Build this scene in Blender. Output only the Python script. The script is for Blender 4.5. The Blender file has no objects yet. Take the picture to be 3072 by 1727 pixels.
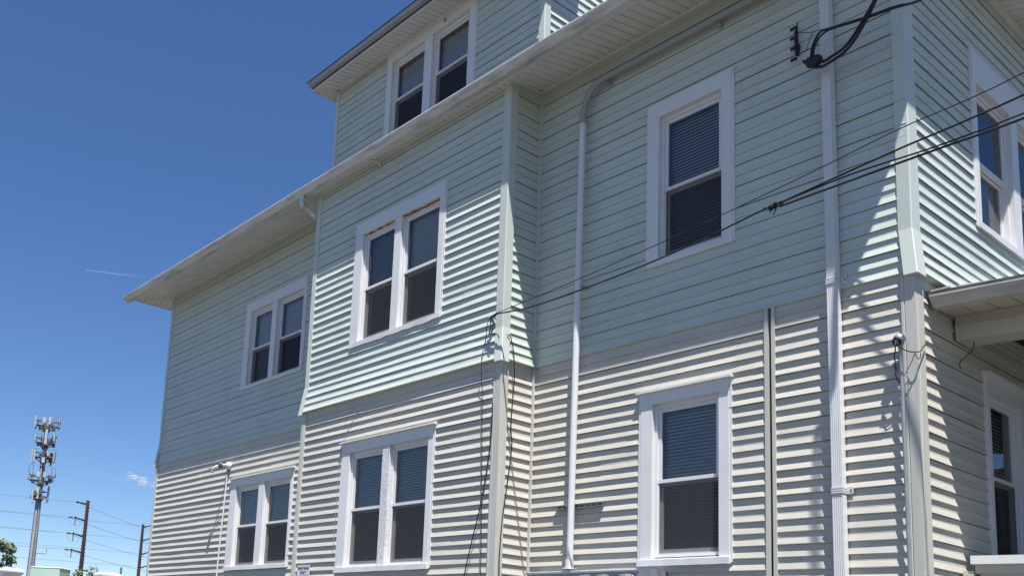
import bpy, math, random
from mathutils import Vector, Matrix

# ------------------------------------------------------------------ camera, sky, sun
sc = bpy.context.scene
COL = sc.collection
yaw, pitch, roll = 0.915973168, 0.164446508, 0.0567632834
fwd = Vector((-math.sin(yaw)*math.cos(pitch), math.cos(yaw)*math.cos(pitch), math.sin(pitch)))
rgt = Vector((math.cos(yaw), math.sin(yaw), 0))
upv = rgt.cross(fwd)
r2 = rgt*math.cos(roll) + upv*math.sin(roll)
u2 = -rgt*math.sin(roll) + upv*math.cos(roll)
camd = bpy.data.cameras.new('camera')
camd.sensor_width = 36; camd.lens = 2874.44239/3072*36
camd.shift_x = (1536-1140.67746)/3072
camd.shift_y = (1455.39987-863.5)/3072
camd.clip_start = 0.05; camd.clip_end = 8000
cam = bpy.data.objects.new('camera', camd); COL.objects.link(cam)
M = Matrix((r2, u2, -fwd)).transposed().to_4x4()
M.translation = Vector((3.19, -7.5, 1.6))
cam.matrix_world = M
sc.camera = cam

SUN = Vector((0.325, -0.228, 1.0)).normalized()
wd = bpy.data.worlds.new('World'); sc.world = wd; wd.use_nodes = True
nt = wd.node_tree; nt.nodes.clear()
sky = nt.nodes.new('ShaderNodeTexSky'); sky.sky_type = 'NISHITA'; sky.sun_disc = False
sky.sun_elevation = math.asin(SUN.z)
sky.sun_rotation = math.atan2(SUN.x, SUN.y)
sky.altitude = 100; sky.air_density = 0.88; sky.dust_density = 0.0; sky.ozone_density = 5.0
bg = nt.nodes.new('ShaderNodeBackground'); bg.inputs['Strength'].default_value = 0.073
hs = nt.nodes.new('ShaderNodeHueSaturation'); hs.inputs['Saturation'].default_value = 1.13; hs.inputs['Hue'].default_value = 0.506
wo = nt.nodes.new('ShaderNodeOutputWorld')
nt.links.new(sky.outputs[0], hs.inputs['Color']); nt.links.new(hs.outputs[0], bg.inputs[0]); nt.links.new(bg.outputs[0], wo.inputs[0])
sd = bpy.data.lights.new('sun', 'SUN'); sd.energy = 5.0; sd.angle = math.radians(0.5); sd.color = (1.0, 0.975, 0.94)
so = bpy.data.objects.new('sun', sd); COL.objects.link(so)
so.rotation_euler = SUN.to_track_quat('Z', 'Y').to_euler(); so.location = (20, -20, 40)
sc.view_settings.view_transform = 'Standard'; sc.view_settings.look = 'None'
sc.view_settings.exposure = 0.90; sc.view_settings.gamma = 1.0
sc.view_settings.use_curve_mapping = False
sc.render.engine = 'CYCLES'
sc.cycles.max_bounces = 8; sc.cycles.transparent_max_bounces = 16

# ------------------------------------------------------------------ materials
def mat(name, col, rough=0.5, var=0.06, scale=(3, 3, 3), metal=0.0, bump=0.0, bscale=60, dark=None, darkscale=2.0, darkamt=0.0, spec=0.4, stretch=None):
    m = bpy.data.materials.new(name); m.use_nodes = True
    n = m.node_tree; b = n.nodes['Principled BSDF']
    b.inputs['Roughness'].default_value = rough; b.inputs['Metallic'].default_value = metal
    b.inputs['Specular IOR Level'].default_value = spec
    tc = n.nodes.new('ShaderNodeNewGeometry')
    mp = n.nodes.new('ShaderNodeMapping'); mp.inputs['Scale'].default_value = scale
    n.links.new(tc.outputs['Position'], mp.inputs['Vector'])
    ns = n.nodes.new('ShaderNodeTexNoise'); ns.inputs['Scale'].default_value = 1.0; ns.inputs['Detail'].default_value = 5
    n.links.new(mp.outputs[0], ns.inputs['Vector'])
    mr = n.nodes.new('ShaderNodeMapRange'); mr.inputs['From Min'].default_value = 0.3; mr.inputs['From Max'].default_value = 0.7
    mr.inputs['To Min'].default_value = 1-var; mr.inputs['To Max'].default_value = 1+var
    n.links.new(ns.outputs['Fac'], mr.inputs['Value'])
    mx = n.nodes.new('ShaderNodeMix'); mx.data_type = 'RGBA'; mx.blend_type = 'MULTIPLY'; mx.inputs[0].default_value = 1.0
    mx.inputs[6].default_value = (*col, 1)
    n.links.new(mr.outputs[0], mx.inputs[7])
    out = mx.outputs[2]
    if dark is not None:
        n2 = n.nodes.new('ShaderNodeTexNoise'); n2.inputs['Scale'].default_value = darkscale; n2.inputs['Detail'].default_value = 8
        n2.inputs['Roughness'].default_value = 0.65
        mp2 = n.nodes.new('ShaderNodeMapping'); mp2.inputs['Scale'].default_value = stretch or (1, 1, 1)
        n.links.new(tc.outputs['Position'], mp2.inputs['Vector']); n.links.new(mp2.outputs[0], n2.inputs['Vector'])
        m2 = n.nodes.new('ShaderNodeMapRange'); m2.inputs['From Min'].default_value = 0.48; m2.inputs['From Max'].default_value = 0.72
        m2.inputs['To Max'].default_value = darkamt
        n.links.new(n2.outputs['Fac'], m2.inputs['Value'])
        mx2 = n.nodes.new('ShaderNodeMix'); mx2.data_type = 'RGBA'
        n.links.new(m2.outputs[0], mx2.inputs[0]); n.links.new(out, mx2.inputs[6]); mx2.inputs[7].default_value = (*dark, 1)
        out = mx2.outputs[2]
    n.links.new(out, b.inputs['Base Color'])
    if bump:
        n3 = n.nodes.new('ShaderNodeTexNoise'); n3.inputs['Scale'].default_value = 1; n3.inputs['Detail'].default_value = 3
        mp3 = n.nodes.new('ShaderNodeMapping')
        mp3.inputs['Scale'].default_value = bscale if isinstance(bscale, tuple) else (bscale,)*3
        n.links.new(tc.outputs['Position'], mp3.inputs['Vector']); n.links.new(mp3.outputs[0], n3.inputs['Vector'])
        bp = n.nodes.new('ShaderNodeBump'); bp.inputs['Strength'].default_value = bump; bp.inputs['Distance'].default_value = 0.004
        n.links.new(n3.outputs['Fac'], bp.inputs['Height']); n.links.new(bp.outputs[0], b.inputs['Normal'])
    return m

GRIME = (0.20, 0.20, 0.17)
m_mint = mat('mint_vinyl', (0.50, 0.545, 0.487), 0.42, 0.04, (1.5, 1.5, 14), bump=0.25, bscale=(9, 9, 160), dark=(0.27, 0.31, 0.27), darkscale=1.1, darkamt=0.25, stretch=(1.2, 1.2, .5))
m_beige = mat('beige_vinyl', (0.505, 0.478, 0.41), 0.45, 0.05, (1.5, 1.5, 20), bump=0.35, bscale=(8, 8, 220), dark=(0.30, 0.28, 0.24), darkscale=1.2, darkamt=0.22, stretch=(1.2, 1.2, .5))
m_mintpost = mat('mint_trim', (0.50, 0.545, 0.487), 0.42, 0.03, (2, 2, 2), bump=0.12, bscale=70)
m_beigepost = mat('beige_trim', (0.48, 0.475, 0.42), 0.45, 0.06, (30, 30, 1.5), bump=0.12, bscale=70)
m_white = mat('white_aluminium', (0.65, 0.645, 0.635), 0.38, 0.035, (2, 2, 2), bump=0.35, bscale=5, dark=(0.5, 0.5, 0.5), darkscale=2.2, darkamt=0.16)
m_vinylw = mat('white_window_vinyl', (0.65, 0.645, 0.635), 0.35, 0.03)
m_peel = mat('peeling_paint', (0.64, 0.64, 0.64), 0.6, 0.05, (3, 3, 3), bump=0.8, bscale=30, dark=(0.30, 0.29, 0.28), darkscale=34, darkamt=0.95)
m_soffit = mat('cream_soffit', (0.70, 0.685, 0.655), 0.5, 0.05, (2, 2, 2), dark=(0.42, 0.40, 0.36), darkscale=1.4, darkamt=0.3)
m_groove = mat('soffit_groove', (0.22, 0.215, 0.2), 0.7)
m_gutter = mat('white_gutter', (0.60, 0.60, 0.59), 0.4, 0.05, (2, 2, 6), dark=GRIME, darkscale=2.6, darkamt=0.75, stretch=(0.6, 3, 5))
m_oldgutter = mat('dirty_gutter', (0.40, 0.39, 0.36), 0.55, 0.08, (2, 2, 6), dark=GRIME, darkscale=3, darkamt=0.6, stretch=(0.6, 3, 5))
m_greymetal = mat('grey_fascia', (0.33, 0.34, 0.36), 0.5, 0.08)
m_shingle = mat('dark_shingle', (0.055, 0.055, 0.06), 0.9, 0.25, (8, 8, 8), bump=0.6, bscale=40)
m_dark = mat('dark_void', (0.02, 0.02, 0.022), 0.9)
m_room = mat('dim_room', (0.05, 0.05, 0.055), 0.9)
m_rust = mat('foam_filler', (0.30, 0.12, 0.07), 0.9, 0.35, (25, 25, 25), bump=0.8, bscale=60)
m_blind = mat('blind_slat', (0.53, 0.51, 0.47), 0.6, 0.03)
m_shade = mat('roller_shade', (0.49, 0.47, 0.44), 0.8, 0.05)
m_curtain = mat('curtain_cloth', (0.30, 0.29, 0.29), 0.9, 0.1)
m_pvc = mat('white_pvc', (0.63, 0.63, 0.64), 0.4, 0.03)
m_greypvc = mat('grey_pvc', (0.29, 0.30, 0.31), 0.5, 0.05)
m_steel = mat('galvanised_steel', (0.33, 0.345, 0.36), 0.45, 0.12, (12, 12, 12), metal=0.55)
m_black = mat('black_rubber', (0.014, 0.014, 0.016), 0.55)
m_porcelain = mat('grey_porcelain', (0.38, 0.38, 0.38), 0.35)
m_cream = mat('cream_paint', (0.46, 0.44, 0.38), 0.55, 0.06, (4, 4, 4), bump=0.3, bscale=20, dark=(0.34, 0.32, 0.27), darkscale=3, darkamt=0.35)
m_asphalt = mat('asphalt', (0.085, 0.079, 0.068), 0.95, 0.2, (2, 2, 2), bump=0.5, bscale=40)
m_concrete = mat('concrete', (0.32, 0.31, 0.29), 0.9, 0.12)
m_mast = mat('weathered_zinc', (0.30, 0.31, 0.33), 0.6, 0.2, (0.8, 0.8, 0.4))
m_antenna = mat('antenna_shell', (0.42, 0.43, 0.44), 0.5, 0.04)
m_darkmetal = mat('dark_metal', (0.10, 0.105, 0.115), 0.6, 0.1)
m_corten = mat('rust_brown_steel', (0.045, 0.022, 0.019), 0.8, 0.25, (1, 1, .4))
m_bark = mat('bark', (0.09, 0.07, 0.05), 0.95, 0.2)
m_sign = mat('sign_face', (0.56, 0.57, 0.62), 0.5, 0.04)
m_ink = mat('sign_ink', (0.02, 0.022, 0.03), 0.6)
m_cabinet = mat('pale_green_paint', (0.42, 0.56, 0.47), 0.5, 0.05)
m_lens = mat('lamp_lens', (0.13, 0.13, 0.135), 0.2, 0.05)

m_line = mat('weathered_wire', (0.16, 0.17, 0.19), 0.6, 0.05)
def leafmat(name, c1, c2):
    m = bpy.data.materials.new(name); m.use_nodes = True
    n = m.node_tree; b = n.nodes['Principled BSDF']; b.inputs['Roughness'].default_value = 0.6
    oi = n.nodes.new('ShaderNodeNewGeometry'); cr = n.nodes.new('ShaderNodeMix'); cr.data_type = 'RGBA'
    cr.inputs[6].default_value = (*c1, 1); cr.inputs[7].default_value = (*c2, 1)
    n.links.new(oi.outputs['Random Per Island'], cr.inputs[0]); n.links.new(cr.outputs[2], b.inputs['Base Color'])
    return m
m_leaf = leafmat('leaf_green', (0.06, 0.10, 0.04), (0.15, 0.20, 0.09))

def glass(name, tint, refl):
    m = bpy.data.materials.new(name); m.use_nodes = True
    n = m.node_tree; n.nodes.clear()
    tr = n.nodes.new('ShaderNodeBsdfTransparent'); tr.inputs[0].default_value = (*tint, 1)
    gl = n.nodes.new('ShaderNodeBsdfGlossy'); gl.inputs['Roughness'].default_value = 0.03; gl.inputs[0].default_value = (0.9, 0.9, 0.9, 1)
    fr = n.nodes.new('ShaderNodeFresnel'); fr.inputs['IOR'].default_value = refl
    tx = n.nodes.new('ShaderNodeTexNoise'); tx.inputs['Scale'].default_value = 2.2
    geo = n.nodes.new('ShaderNodeNewGeometry'); n.links.new(geo.outputs['Position'], tx.inputs['Vector'])
    bp = n.nodes.new('ShaderNodeBump'); bp.inputs['Strength'].default_value = 0.12; bp.inputs['Distance'].default_value = 0.02
    n.links.new(tx.outputs['Fac'], bp.inputs['Height']); n.links.new(bp.outputs[0], gl.inputs['Normal'])
    mx = n.nodes.new('ShaderNodeMixShader'); o = n.nodes.new('ShaderNodeOutputMaterial')
    n.links.new(fr.outputs[0], mx.inputs[0]); n.links.new(tr.outputs[0], mx.inputs[1]); n.links.new(gl.outputs[0], mx.inputs[2])
    n.links.new(mx.outputs[0], o.inputs[0])
    return m
m_glass = glass('window_glass', (0.90, 0.93, 0.94), 1.75)

def screenmat():
    m = bpy.data.materials.new('insect_mesh'); m.use_nodes = True
    n = m.node_tree; n.nodes.clear()
    tr = n.nodes.new('ShaderNodeBsdfTransparent'); df = n.nodes.new('ShaderNodeBsdfDiffuse'); df.inputs[0].default_value = (0.05, 0.05, 0.052, 1)
    mx = n.nodes.new('ShaderNodeMixShader'); mx.inputs[0].default_value = 0.55; o = n.nodes.new('ShaderNodeOutputMaterial')
    n.links.new(tr.outputs[0], mx.inputs[1]); n.links.new(df.outputs[0], mx.inputs[2]); n.links.new(mx.outputs[0], o.inputs[0])
    return m
m_screen = screenmat()

def cloudmat(name, dens, nscale):
    m = bpy.data.materials.new(name); m.use_nodes = True
    n = m.node_tree; n.nodes.clear()
    tr = n.nodes.new('ShaderNodeBsdfTransparent'); df = n.nodes.new('ShaderNodeBsdfDiffuse'); df.inputs[0].default_value = (0.85, 0.85, 0.85, 1)
    tl = n.nodes.new('ShaderNodeBsdfTranslucent'); tl.inputs[0].default_value = (0.85, 0.85, 0.85, 1)
    ad = n.nodes.new('ShaderNodeMixShader'); ad.inputs[0].default_value = 0.5
    n.links.new(df.outputs[0], ad.inputs[1]); n.links.new(tl.outputs[0], ad.inputs[2])
    lw = n.nodes.new('ShaderNodeLayerWeight'); lw.inputs['Blend'].default_value = 0.5
    iv = n.nodes.new('ShaderNodeMath'); iv.operation = 'SUBTRACT'; iv.inputs[0].default_value = 1.0
    n.links.new(lw.outputs['Facing'], iv.inputs[1])
    geo = n.nodes.new('ShaderNodeNewGeometry')
    tx = n.nodes.new('ShaderNodeTexNoise'); tx.inputs['Scale'].default_value = nscale; tx.inputs['Detail'].default_value = 6
    n.links.new(geo.outputs['Position'], tx.inputs['Vector'])
    mr = n.nodes.new('ShaderNodeMapRange'); mr.inputs['From Min'].default_value = 0.38; mr.inputs['From Max'].default_value = 0.7; mr.inputs['To Max'].default_value = dens
    n.links.new(tx.outputs['Fac'], mr.inputs['Value'])
    mu = n.nodes.new('ShaderNodeMath'); mu.operation = 'MULTIPLY'; n.links.new(iv.outputs[0], mu.inputs[0]); n.links.new(mr.outputs[0], mu.inputs[1])
    mx = n.nodes.new('ShaderNodeMixShader'); o = n.nodes.new('ShaderNodeOutputMaterial')
    n.links.new(mu.outputs[0], mx.inputs[0]); n.links.new(tr.outputs[0], mx.inputs[1]); n.links.new(ad.outputs[0], mx.inputs[2])
    n.links.new(mx.outputs[0], o.inputs[0])
    return m

# ------------------------------------------------------------------ mesh helpers
WPOS = {}
class MB:
    def __init__(s): s.v = []; s.f = []; s.m = []; s.mats = []; s.smooth = []
    def mi(s, m):
        if m not in s.mats: s.mats.append(m)
        return s.mats.index(m)
    def face(s, pts, m, smooth=False):
        i = len(s.v); s.v.extend([tuple(p) for p in pts]); s.f.append(tuple(range(i, i+len(pts)))); s.m.append(s.mi(m)); s.smooth.append(smooth)
    def box(s, a, b, m):
        (x0, y0, z0), (x1, y1, z1) = a, b
        x0, x1 = sorted((x0, x1)); y0, y1 = sorted((y0, y1)); z0, z1 = sorted((z0, z1))
        i = len(s.v); k = s.mi(m)
        s.v += [(x0,y0,z0),(x1,y0,z0),(x1,y1,z0),(x0,y1,z0),(x0,y0,z1),(x1,y0,z1),(x1,y1,z1),(x0,y1,z1)]
        for q in ((0,3,2,1),(4,5,6,7),(0,1,5,4),(1,2,6,5),(2,3,7,6),(3,0,4,7)):
            s.f.append(tuple(i+j for j in q)); s.m.append(k); s.smooth.append(False)
    def pbox(s, P, u0, u1, o0, o1, z0, z1, m):
        a = P(u0, o0, z0); b = P(u1, o1, z1); s.box(a, b, m)
    def prism(s, prof0, prof1, m, caps=True, smooth=False):
        n = len(prof0); i = len(s.v); k = s.mi(m)
        s.v += [tuple(p) for p in prof0] + [tuple(p) for p in prof1]
        for j in range(n):
            s.f.append((i+j, i+(j+1) % n, i+n+(j+1) % n, i+n+j)); s.m.append(k); s.smooth.append(smooth)
        if caps:
            s.f.append(tuple(i+j for j in range(n))[::-1]); s.m.append(k); s.smooth.append(False)
            s.f.append(tuple(i+n+j for j in range(n))); s.m.append(k); s.smooth.append(False)
    def tube(s, pts, r, m, n=8, caps=True, smooth=True):
        pts = [Vector(p) for p in pts]; k = s.mi(m); base = len(s.v); prev = None
        for i, p in enumerate(pts):
            t = (pts[min(i+1, len(pts)-1)] - pts[max(i-1, 0)]).normalized()
            if prev is None:
                a = Vector((0, 0, 1)) if abs(t.z) < 0.9 else Vector((1, 0, 0))
                nx = t.cross(a).normalized()
            else:
                nx = (prev - t*prev.dot(t)).normalized()
            prev = nx; ny = t.cross(nx)
            rr = r[i] if isinstance(r, (list, tuple)) else r
            for j in range(n):
                a = 2*math.pi*j/n
                s.v.append(tuple(p + nx*rr*math.cos(a) + ny*rr*math.sin(a)))
        for i in range(len(pts)-1):
            for j in range(n):
                a = base+i*n+j; b = base+i*n+(j+1) % n
                s.f.append((a, b, b+n, a+n)); s.m.append(k); s.smooth.append(smooth)
        if caps:
            for st, rev in ((base, True), (base+(len(pts)-1)*n, False)):
                e = len(s.v); s.v += s.v[st:st+n]; q = tuple(e+j for j in range(n))
                s.f.append(q[::-1] if rev else q); s.m.append(k); s.smooth.append(False)
    def lathe(s, c, axis, prof, m, n=16):
        # prof: list of (distance along axis, radius)
        c = Vector(c); ax = Vector(axis).normalized()
        s.tube([c+ax*d for d, r in prof], [max(r, 1e-4) for d, r in prof], m, n)

def spline(pts, k=6):
    P = [Vector(p) for p in pts]; out = []
    for i in range(len(P)-1):
        p0 = P[max(i-1, 0)]; p1 = P[i]; p2 = P[i+1]; p3 = P[min(i+2, len(P)-1)]
        for j in range(k):
            t = j/k
            out.append(0.5*((2*p1) + (p2-p0)*t + (2*p0-5*p1+4*p2-p3)*t*t + (3*p1-p0-3*p2+p3)*t**3))
    out.append(P[-1]); return out

def obj(name, mb, parent=None, label=None, cat=None, group=None, kind=None):
    xs = [v[0] for v in mb.v]; ys = [v[1] for v in mb.v]; zs = [v[2] for v in mb.v]
    c = Vector(((min(xs)+max(xs))/2, (min(ys)+max(ys))/2, min(zs)))
    me = bpy.data.meshes.new(name)
    me.from_pydata([(v[0]-c.x, v[1]-c.y, v[2]-c.z) for v in mb.v], [], mb.f)
    for m in mb.mats: me.materials.append(m)
    me.polygons.foreach_set('material_index', mb.m); me.polygons.foreach_set('use_smooth', mb.smooth)
    me.update()
    o = bpy.data.objects.new(name, me); COL.objects.link(o)
    if parent: o.parent = parent; o.location = c - WPOS[parent.name]
    else: o.location = c
    WPOS[o.name] = c
    tag(o, label, cat, group, kind)
    return o
def tag(o, label=None, cat=None, group=None, kind=None):
    for k, v in (('label', label), ('category', cat), ('group', group), ('kind', kind)):
        if v: o[k] = v
def empty(name, loc, label, cat, group=None):
    o = bpy.data.objects.new(name, None); COL.objects.link(o); o.location = loc; o.empty_display_size = 0.2
    WPOS[o.name] = Vector(loc); tag(o, label, cat, group); return o

# ------------------------------------------------------------------ house measurements
XF = 0.06          # plane of the front wall
BY = -0.5          # plane of the bay front
XB = -3.92         # plane of the bay's right side
XL = -13.48        # left end of the long wall
ZJ = 4.69          # joint of mint over beige
ZS = 8.01          # soffit at wall
CO = 0.1041        # siding course
P_main = lambda u, o, z: (u, -o, z)
P_bay = lambda u, o, z: (u, BY-o, z)
P_side = lambda u, o, z: (XB+o, u, z)
P_front = lambda u, o, z: (XF+o, u, z)
P_lend = lambda u, o, z: (XL-o, u, z)
P_blend = lambda u, o, z: (-7.74-o, u, z)
P_dside = lambda u, o, z: (-3.915+o, u, z)
P_dlend = lambda u, o, z: (-8.215-o, u, z)

def vnoise(seed):
    rnd = random.Random(seed); tab = [rnd.uniform(-1, 1) for _ in range(64)]
    def f(u):
        u = u/0.55 + 500; i = int(math.floor(u)); t = u-i; t = t*t*(3-2*t)
        return tab[i % 64]*(1-t) + tab[(i+1) % 64]*t
    return f

LAPP = [(0, .94), (.05, 1.0), (.12, .86), (.5, .17), (1.0, .06)]
def lap(mb, P, u0, u1, z0, z1, m, holes=(), seed=1, flare=None, flip=False, lipk=1.0, phase=None):
    """clapboard courses between z0 and z1, butt edges at z0 + k*CO"""
    rnd = random.Random(seed)
    zb = z0 if phase is None else phase
    while zb > z0+1e-6: zb -= CO
    k = 0; panel = -1; seams = []
    fl = flare or (lambda z: 0.0)
    nz = None
    while zb < z1-0.002:
        if k % 2 == 0 or nz is None:
            seams = []
            u = u0 + rnd.uniform(0.4, 3.6)
            while u < u1-0.25: seams.append((u, rnd.choice((0.0024, -0.0024)))); u += rnd.uniform(2.4, 3.8)
        nz = vnoise(seed*131+k); nz2 = vnoise(seed*77+k+900)
        base = (0.0148 if k % 2 == 0 else 0.0128)*lipk
        zt = min(zb+CO, z1+0.0)
        cuts = {round(u0, 5), round(u1, 5)}
        u = u0
        while u < u1: cuts.add(round(u, 5)); u += 0.3
        for h in holes:
            for e in h[:2]:
                if u0 < e < u1: cuts.add(round(e, 5))
        for s_, _ in seams: cuts.add(round(s_, 5))
        cuts = sorted(cuts); cuts = [c for i, c in enumerate(cuts) if i == 0 or c-cuts[i-1] > 1e-4]
        def lipat(u, so): return base + 0.0023*nz(u) + so
        so_prev = None
        for a, b in zip(cuts, cuts[1:]):
            mid = (a+b)/2; so = sum(d for s_, d in seams if mid > s_)
            segs = [(zb, zt)]
            for h in holes:
                if h[0] < mid < h[1]:
                    ns = []
                    for s0, s1 in segs:
                        if h[2] > s0+1e-5: ns.append((s0, min(s1, h[2])))
                        if h[3] < s1-1e-5: ns.append((max(s0, h[3]), s1))
                    segs = [q for q in ns if q[1]-q[0] > 1e-4]
            for s0, s1 in segs:
                if s0 < z0-1e-6: s0 = z0
                if s1-s0 < 1e-4: continue
                def pt(u, z):
                    L = lipat(u, so); zz = z
                    t = (z-zb)/CO
                    for (ta, oa), (tb, ob) in zip(LAPP, LAPP[1:]):
                        if t <= tb+1e-6: break
                    off = L*(oa+(ob-oa)*(t-ta)/(tb-ta))
                    if t < 0.001: zz = z + 0.0024*nz2(u)
                    return P(u, off+fl(z), zz)
                rows = [s0]
                for tt, _ in LAPP[1:-1]:
                    e = zb+tt*CO
                    if s0+1e-5 < e < s1-1e-5: rows.append(e)
                rows.append(s1)
                for z_a, z_b in zip(rows, rows[1:]):
                    q = [pt(a, z_a), pt(b, z_a), pt(b, z_b), pt(a, z_b)]
                    mb.face(q[::-1] if flip else q, m)
                if abs(s0-zb) < 1e-5:
                    pa, pb = pt(a, s0), pt(b, s0)
                    def inn(u, d, dz): return P(u, lipat(u, so)*0.93-d+fl(s0), s0+0.0024*nz2(u)+dz)
                    if k % 2:
                        q = [pa, pb, P(b, fl(s0)-0.002, s0+.001), P(a, fl(s0)-0.002, s0+.001)]
                        mb.face(q if flip else q[::-1], m); continue
                    for q in ([pa, pb, inn(b, .0022, 0), inn(a, .0022, 0)], [inn(a, .0022, 0), inn(b, .0022, 0), inn(b, .0026, .006), inn(a, .0026, .006)],
                              [inn(a, .0026, .006), inn(b, .0026, .006), P(b, fl(s0)-0.002, s0+.0075), P(a, fl(s0)-0.002, s0+.0075)]):
                        mb.face(q if flip else q[::-1], m)
        zb += CO; k += 1

def kick(z): return 0.045*max(0.0, min(1.0, (5.035-z)/0.345))
def kick0(z): return 0.010*max(0.0, min(1.0, (5.035-z)/0.345))
house = empty('house', (-6, 3, 0), 'long three storey house clad in mint vinyl above beige vinyl siding', 'house')

# windows: plane, outer u0,u1,z0,z1, openings, head z, sill-top z, rail z, [upper styles], [lower styles], storey
WINS = [
 ('main', P_main, -2.49, -1.49, 2.46, 4.165, [(-2.335, -1.62)], 4.02, 2.55, 3.26, ['blind'], ['blind'], 1, 'white single window with horizontal blinds in the beige wall'),
 ('main', P_main, -2.43, -1.455, 5.405, 7.15, [(-2.285, -1.585)], 6.99, 5.49, 6.20, ['blind'], ['blind'], 2, 'white single window in the shaded mint wall'),
 ('bay', P_bay, -6.755, -4.925, 2.46, 4.15, [(-6.575, -5.885), (-5.755, -5.04)], 3.99, 2.53, 3.245, ['blind', 'blind'], ['curtain', 'curtain'], 1, 'paired window with a flaking paint mullion in the lower bay'),
 ('bay', P_bay, -6.75, -4.925, 5.395, 7.12, [(-6.575, -5.895), (-5.765, -5.04)], 6.94, 5.46, 6.17, ['blind', 'shade'], ['dark', 'dark'], 2, 'paired window with rusty foam at its head in the mint bay'),
 ('left', P_main, -10.56, -8.66, 2.63, 4.14, [(-10.36, -9.645), (-9.48, -8.735)], 3.985, 2.68, 3.33, ['blind', 'blind'], ['dark', 'dark'], 1, 'paired window under the floodlight'),
 ('left', P_main, -10.505, -8.65, 5.60, 7.10, [(-10.33, -9.645), (-9.5, -8.735)], 6.93, 5.66, 6.27, ['shade', 'shade'], ['shade', 'dark'], 2, 'paired window in the shaded mint wall left of the bay'),
 ('dormer', P_main, -6.945, -5.085, 8.30, 9.93, [(-6.82, -6.105), (-5.945, -5.225)], 9.775, 8.37, 9.175, ['shade', 'shade'], ['dark', 'dark'], 3, 'paired attic window behind the gutter'),
 ('front', P_front, 1.27, 3.27, 5.47, 7.19, [(1.375, 2.165), (2.325, 3.10)], 6.88, 5.54, 6.17, ['dark', 'dark'], ['curtain', 'dark'], 2, 'paired window cut by the right edge of the photo'),
 ('front', P_front, 1.25, 2.16, 2.3, 4.18, [(1.345, 2.03)], 4.0, 2.42, 3.28, ['blind'], ['dark'], 1, 'window in the shade of the porch'),
]
def holes_for(plane): return [(a, b, w[8]-0.05, w[7]+0.03) for w in WINS if w[0] in plane for a, b in [(w[6][0][0]-0.03, w[6][-1][1]+0.03)]]

# ------------------------------------------------------------------ walls
hm = holes_for(('main', 'left')); hb = holes_for(('bay',)); hf = holes_for(('front',)); hd = holes_for(('dormer',))
mb = MB(); lap(mb, P_main, XB, XF, ZJ, ZS, m_mint, hm, 3, kick0); obj('upper_wall', mb, house)
mb = MB(); lap(mb, P_main, XL, -7.6, ZJ, ZS, m_mint, hm, 4, kick0); obj('upper_wall', mb, house)
mb = MB(); lap(mb, P_bay, -7.74, XB, ZJ, 7.93, m_mint, hb, 5, kick); obj('upper_wall', mb, house)
mb = MB(); lap(mb, P_side, BY, 0, ZJ, ZS, m_mint, (), 6, kick); obj('upper_wall', mb, house)
mb = MB(); lap(mb, P_blend, BY, 0, ZJ, ZS, m_mint, (), 7, kick, flip=True); obj('upper_wall', mb, house)
mb = MB(); lap(mb, P_front, 0, 11.0, ZJ, ZS, m_mint, hf, 8, kick); obj('upper_wall', mb, house)
mb = MB(); lap(mb, P_lend, 0, 11, ZJ, ZS, m_mint, (), 9, kick, flip=True); obj('upper_wall', mb, house)
mb = MB(); mb.box((XL, 10.9, 0.6), (XF, 11, ZS), m_mint); obj('rear_wall', mb, house)
PH = ZJ - 40*CO
mb = MB(); lap(mb, P_main, XB, XF, 0.6, ZJ, m_beige, hm+[(-1.14, -1.105, 0, 9)], 13, lipk=1.14, phase=PH); obj('lower_wall', mb, house)
mb = MB(); lap(mb, P_main, XL, -7.6, 0.6, ZJ, m_beige, hm, 14, lipk=1.14, phase=PH); obj('lower_wall', mb, house)
mb = MB(); lap(mb, P_bay, -7.74, XB, 0.6, ZJ, m_beige, hb, 15, lipk=1.14, phase=PH); obj('lower_wall', mb, house)
mb = MB(); lap(mb, P_side, BY, 0, 0.6, ZJ, m_beige, (), 16, lipk=1.14, phase=PH); obj('lower_wall', mb, house)
mb = MB(); lap(mb, P_blend, BY, 0, 0.6, ZJ, m_beige, (), 17, lipk=1.14, phase=PH, flip=True); obj('lower_wall', mb, house)
mb = MB(); lap(mb, P_front, 0, 11.0, 0.6, ZJ, m_beige, hf, 18, lipk=1.14, phase=PH); obj('lower_wall', mb, house)
mb = MB(); lap(mb, P_lend, 0, 11, 0.6, ZJ, m_beige, (), 19, lipk=1.14, phase=PH, flip=True); obj('lower_wall', mb, house)
mb = MB(); lap(mb, P_main, -8.215, -3.915, 8.22, 9.98, m_mint, hd, 21); obj('dormer_wall', mb, house)
mb = MB(); lap(mb, P_dside, 0, 5, 8.22, 9.98, m_mint, (), 22); obj('dormer_wall', mb, house)
mb = MB(); lap(mb, P_dlend, 0, 5, 8.22, 9.98, m_mint, (), 23, flip=True); obj('dormer_wall', mb, house)
# undersides of the flared mint skirt (drip ledge over the beige)
for P, a, b, fl in ((P_main, XB, XF, .018), (P_main, XL, -7.6, .018), (P_bay, -7.74, XB, .052), (P_side, BY, 0, .052), (P_front, 0, 11, .052)):
    mb = MB(); mb.pbox(P, a, b, 0.002, fl, ZJ-0.004, ZJ+0.004, m_mintpost); obj('drip_ledge', mb, house)
for P, a, b in ((P_main, XB, XF), (P_main, XL, -7.7), (P_bay, -7.74, XB), (P_side, BY, 0), (P_front, 0, 11)):
    mb = MB(); mb.pbox(P, a, b, -0.2, 0.005, -0.1, 0.6, m_concrete); obj('foundation', mb, house)

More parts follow.
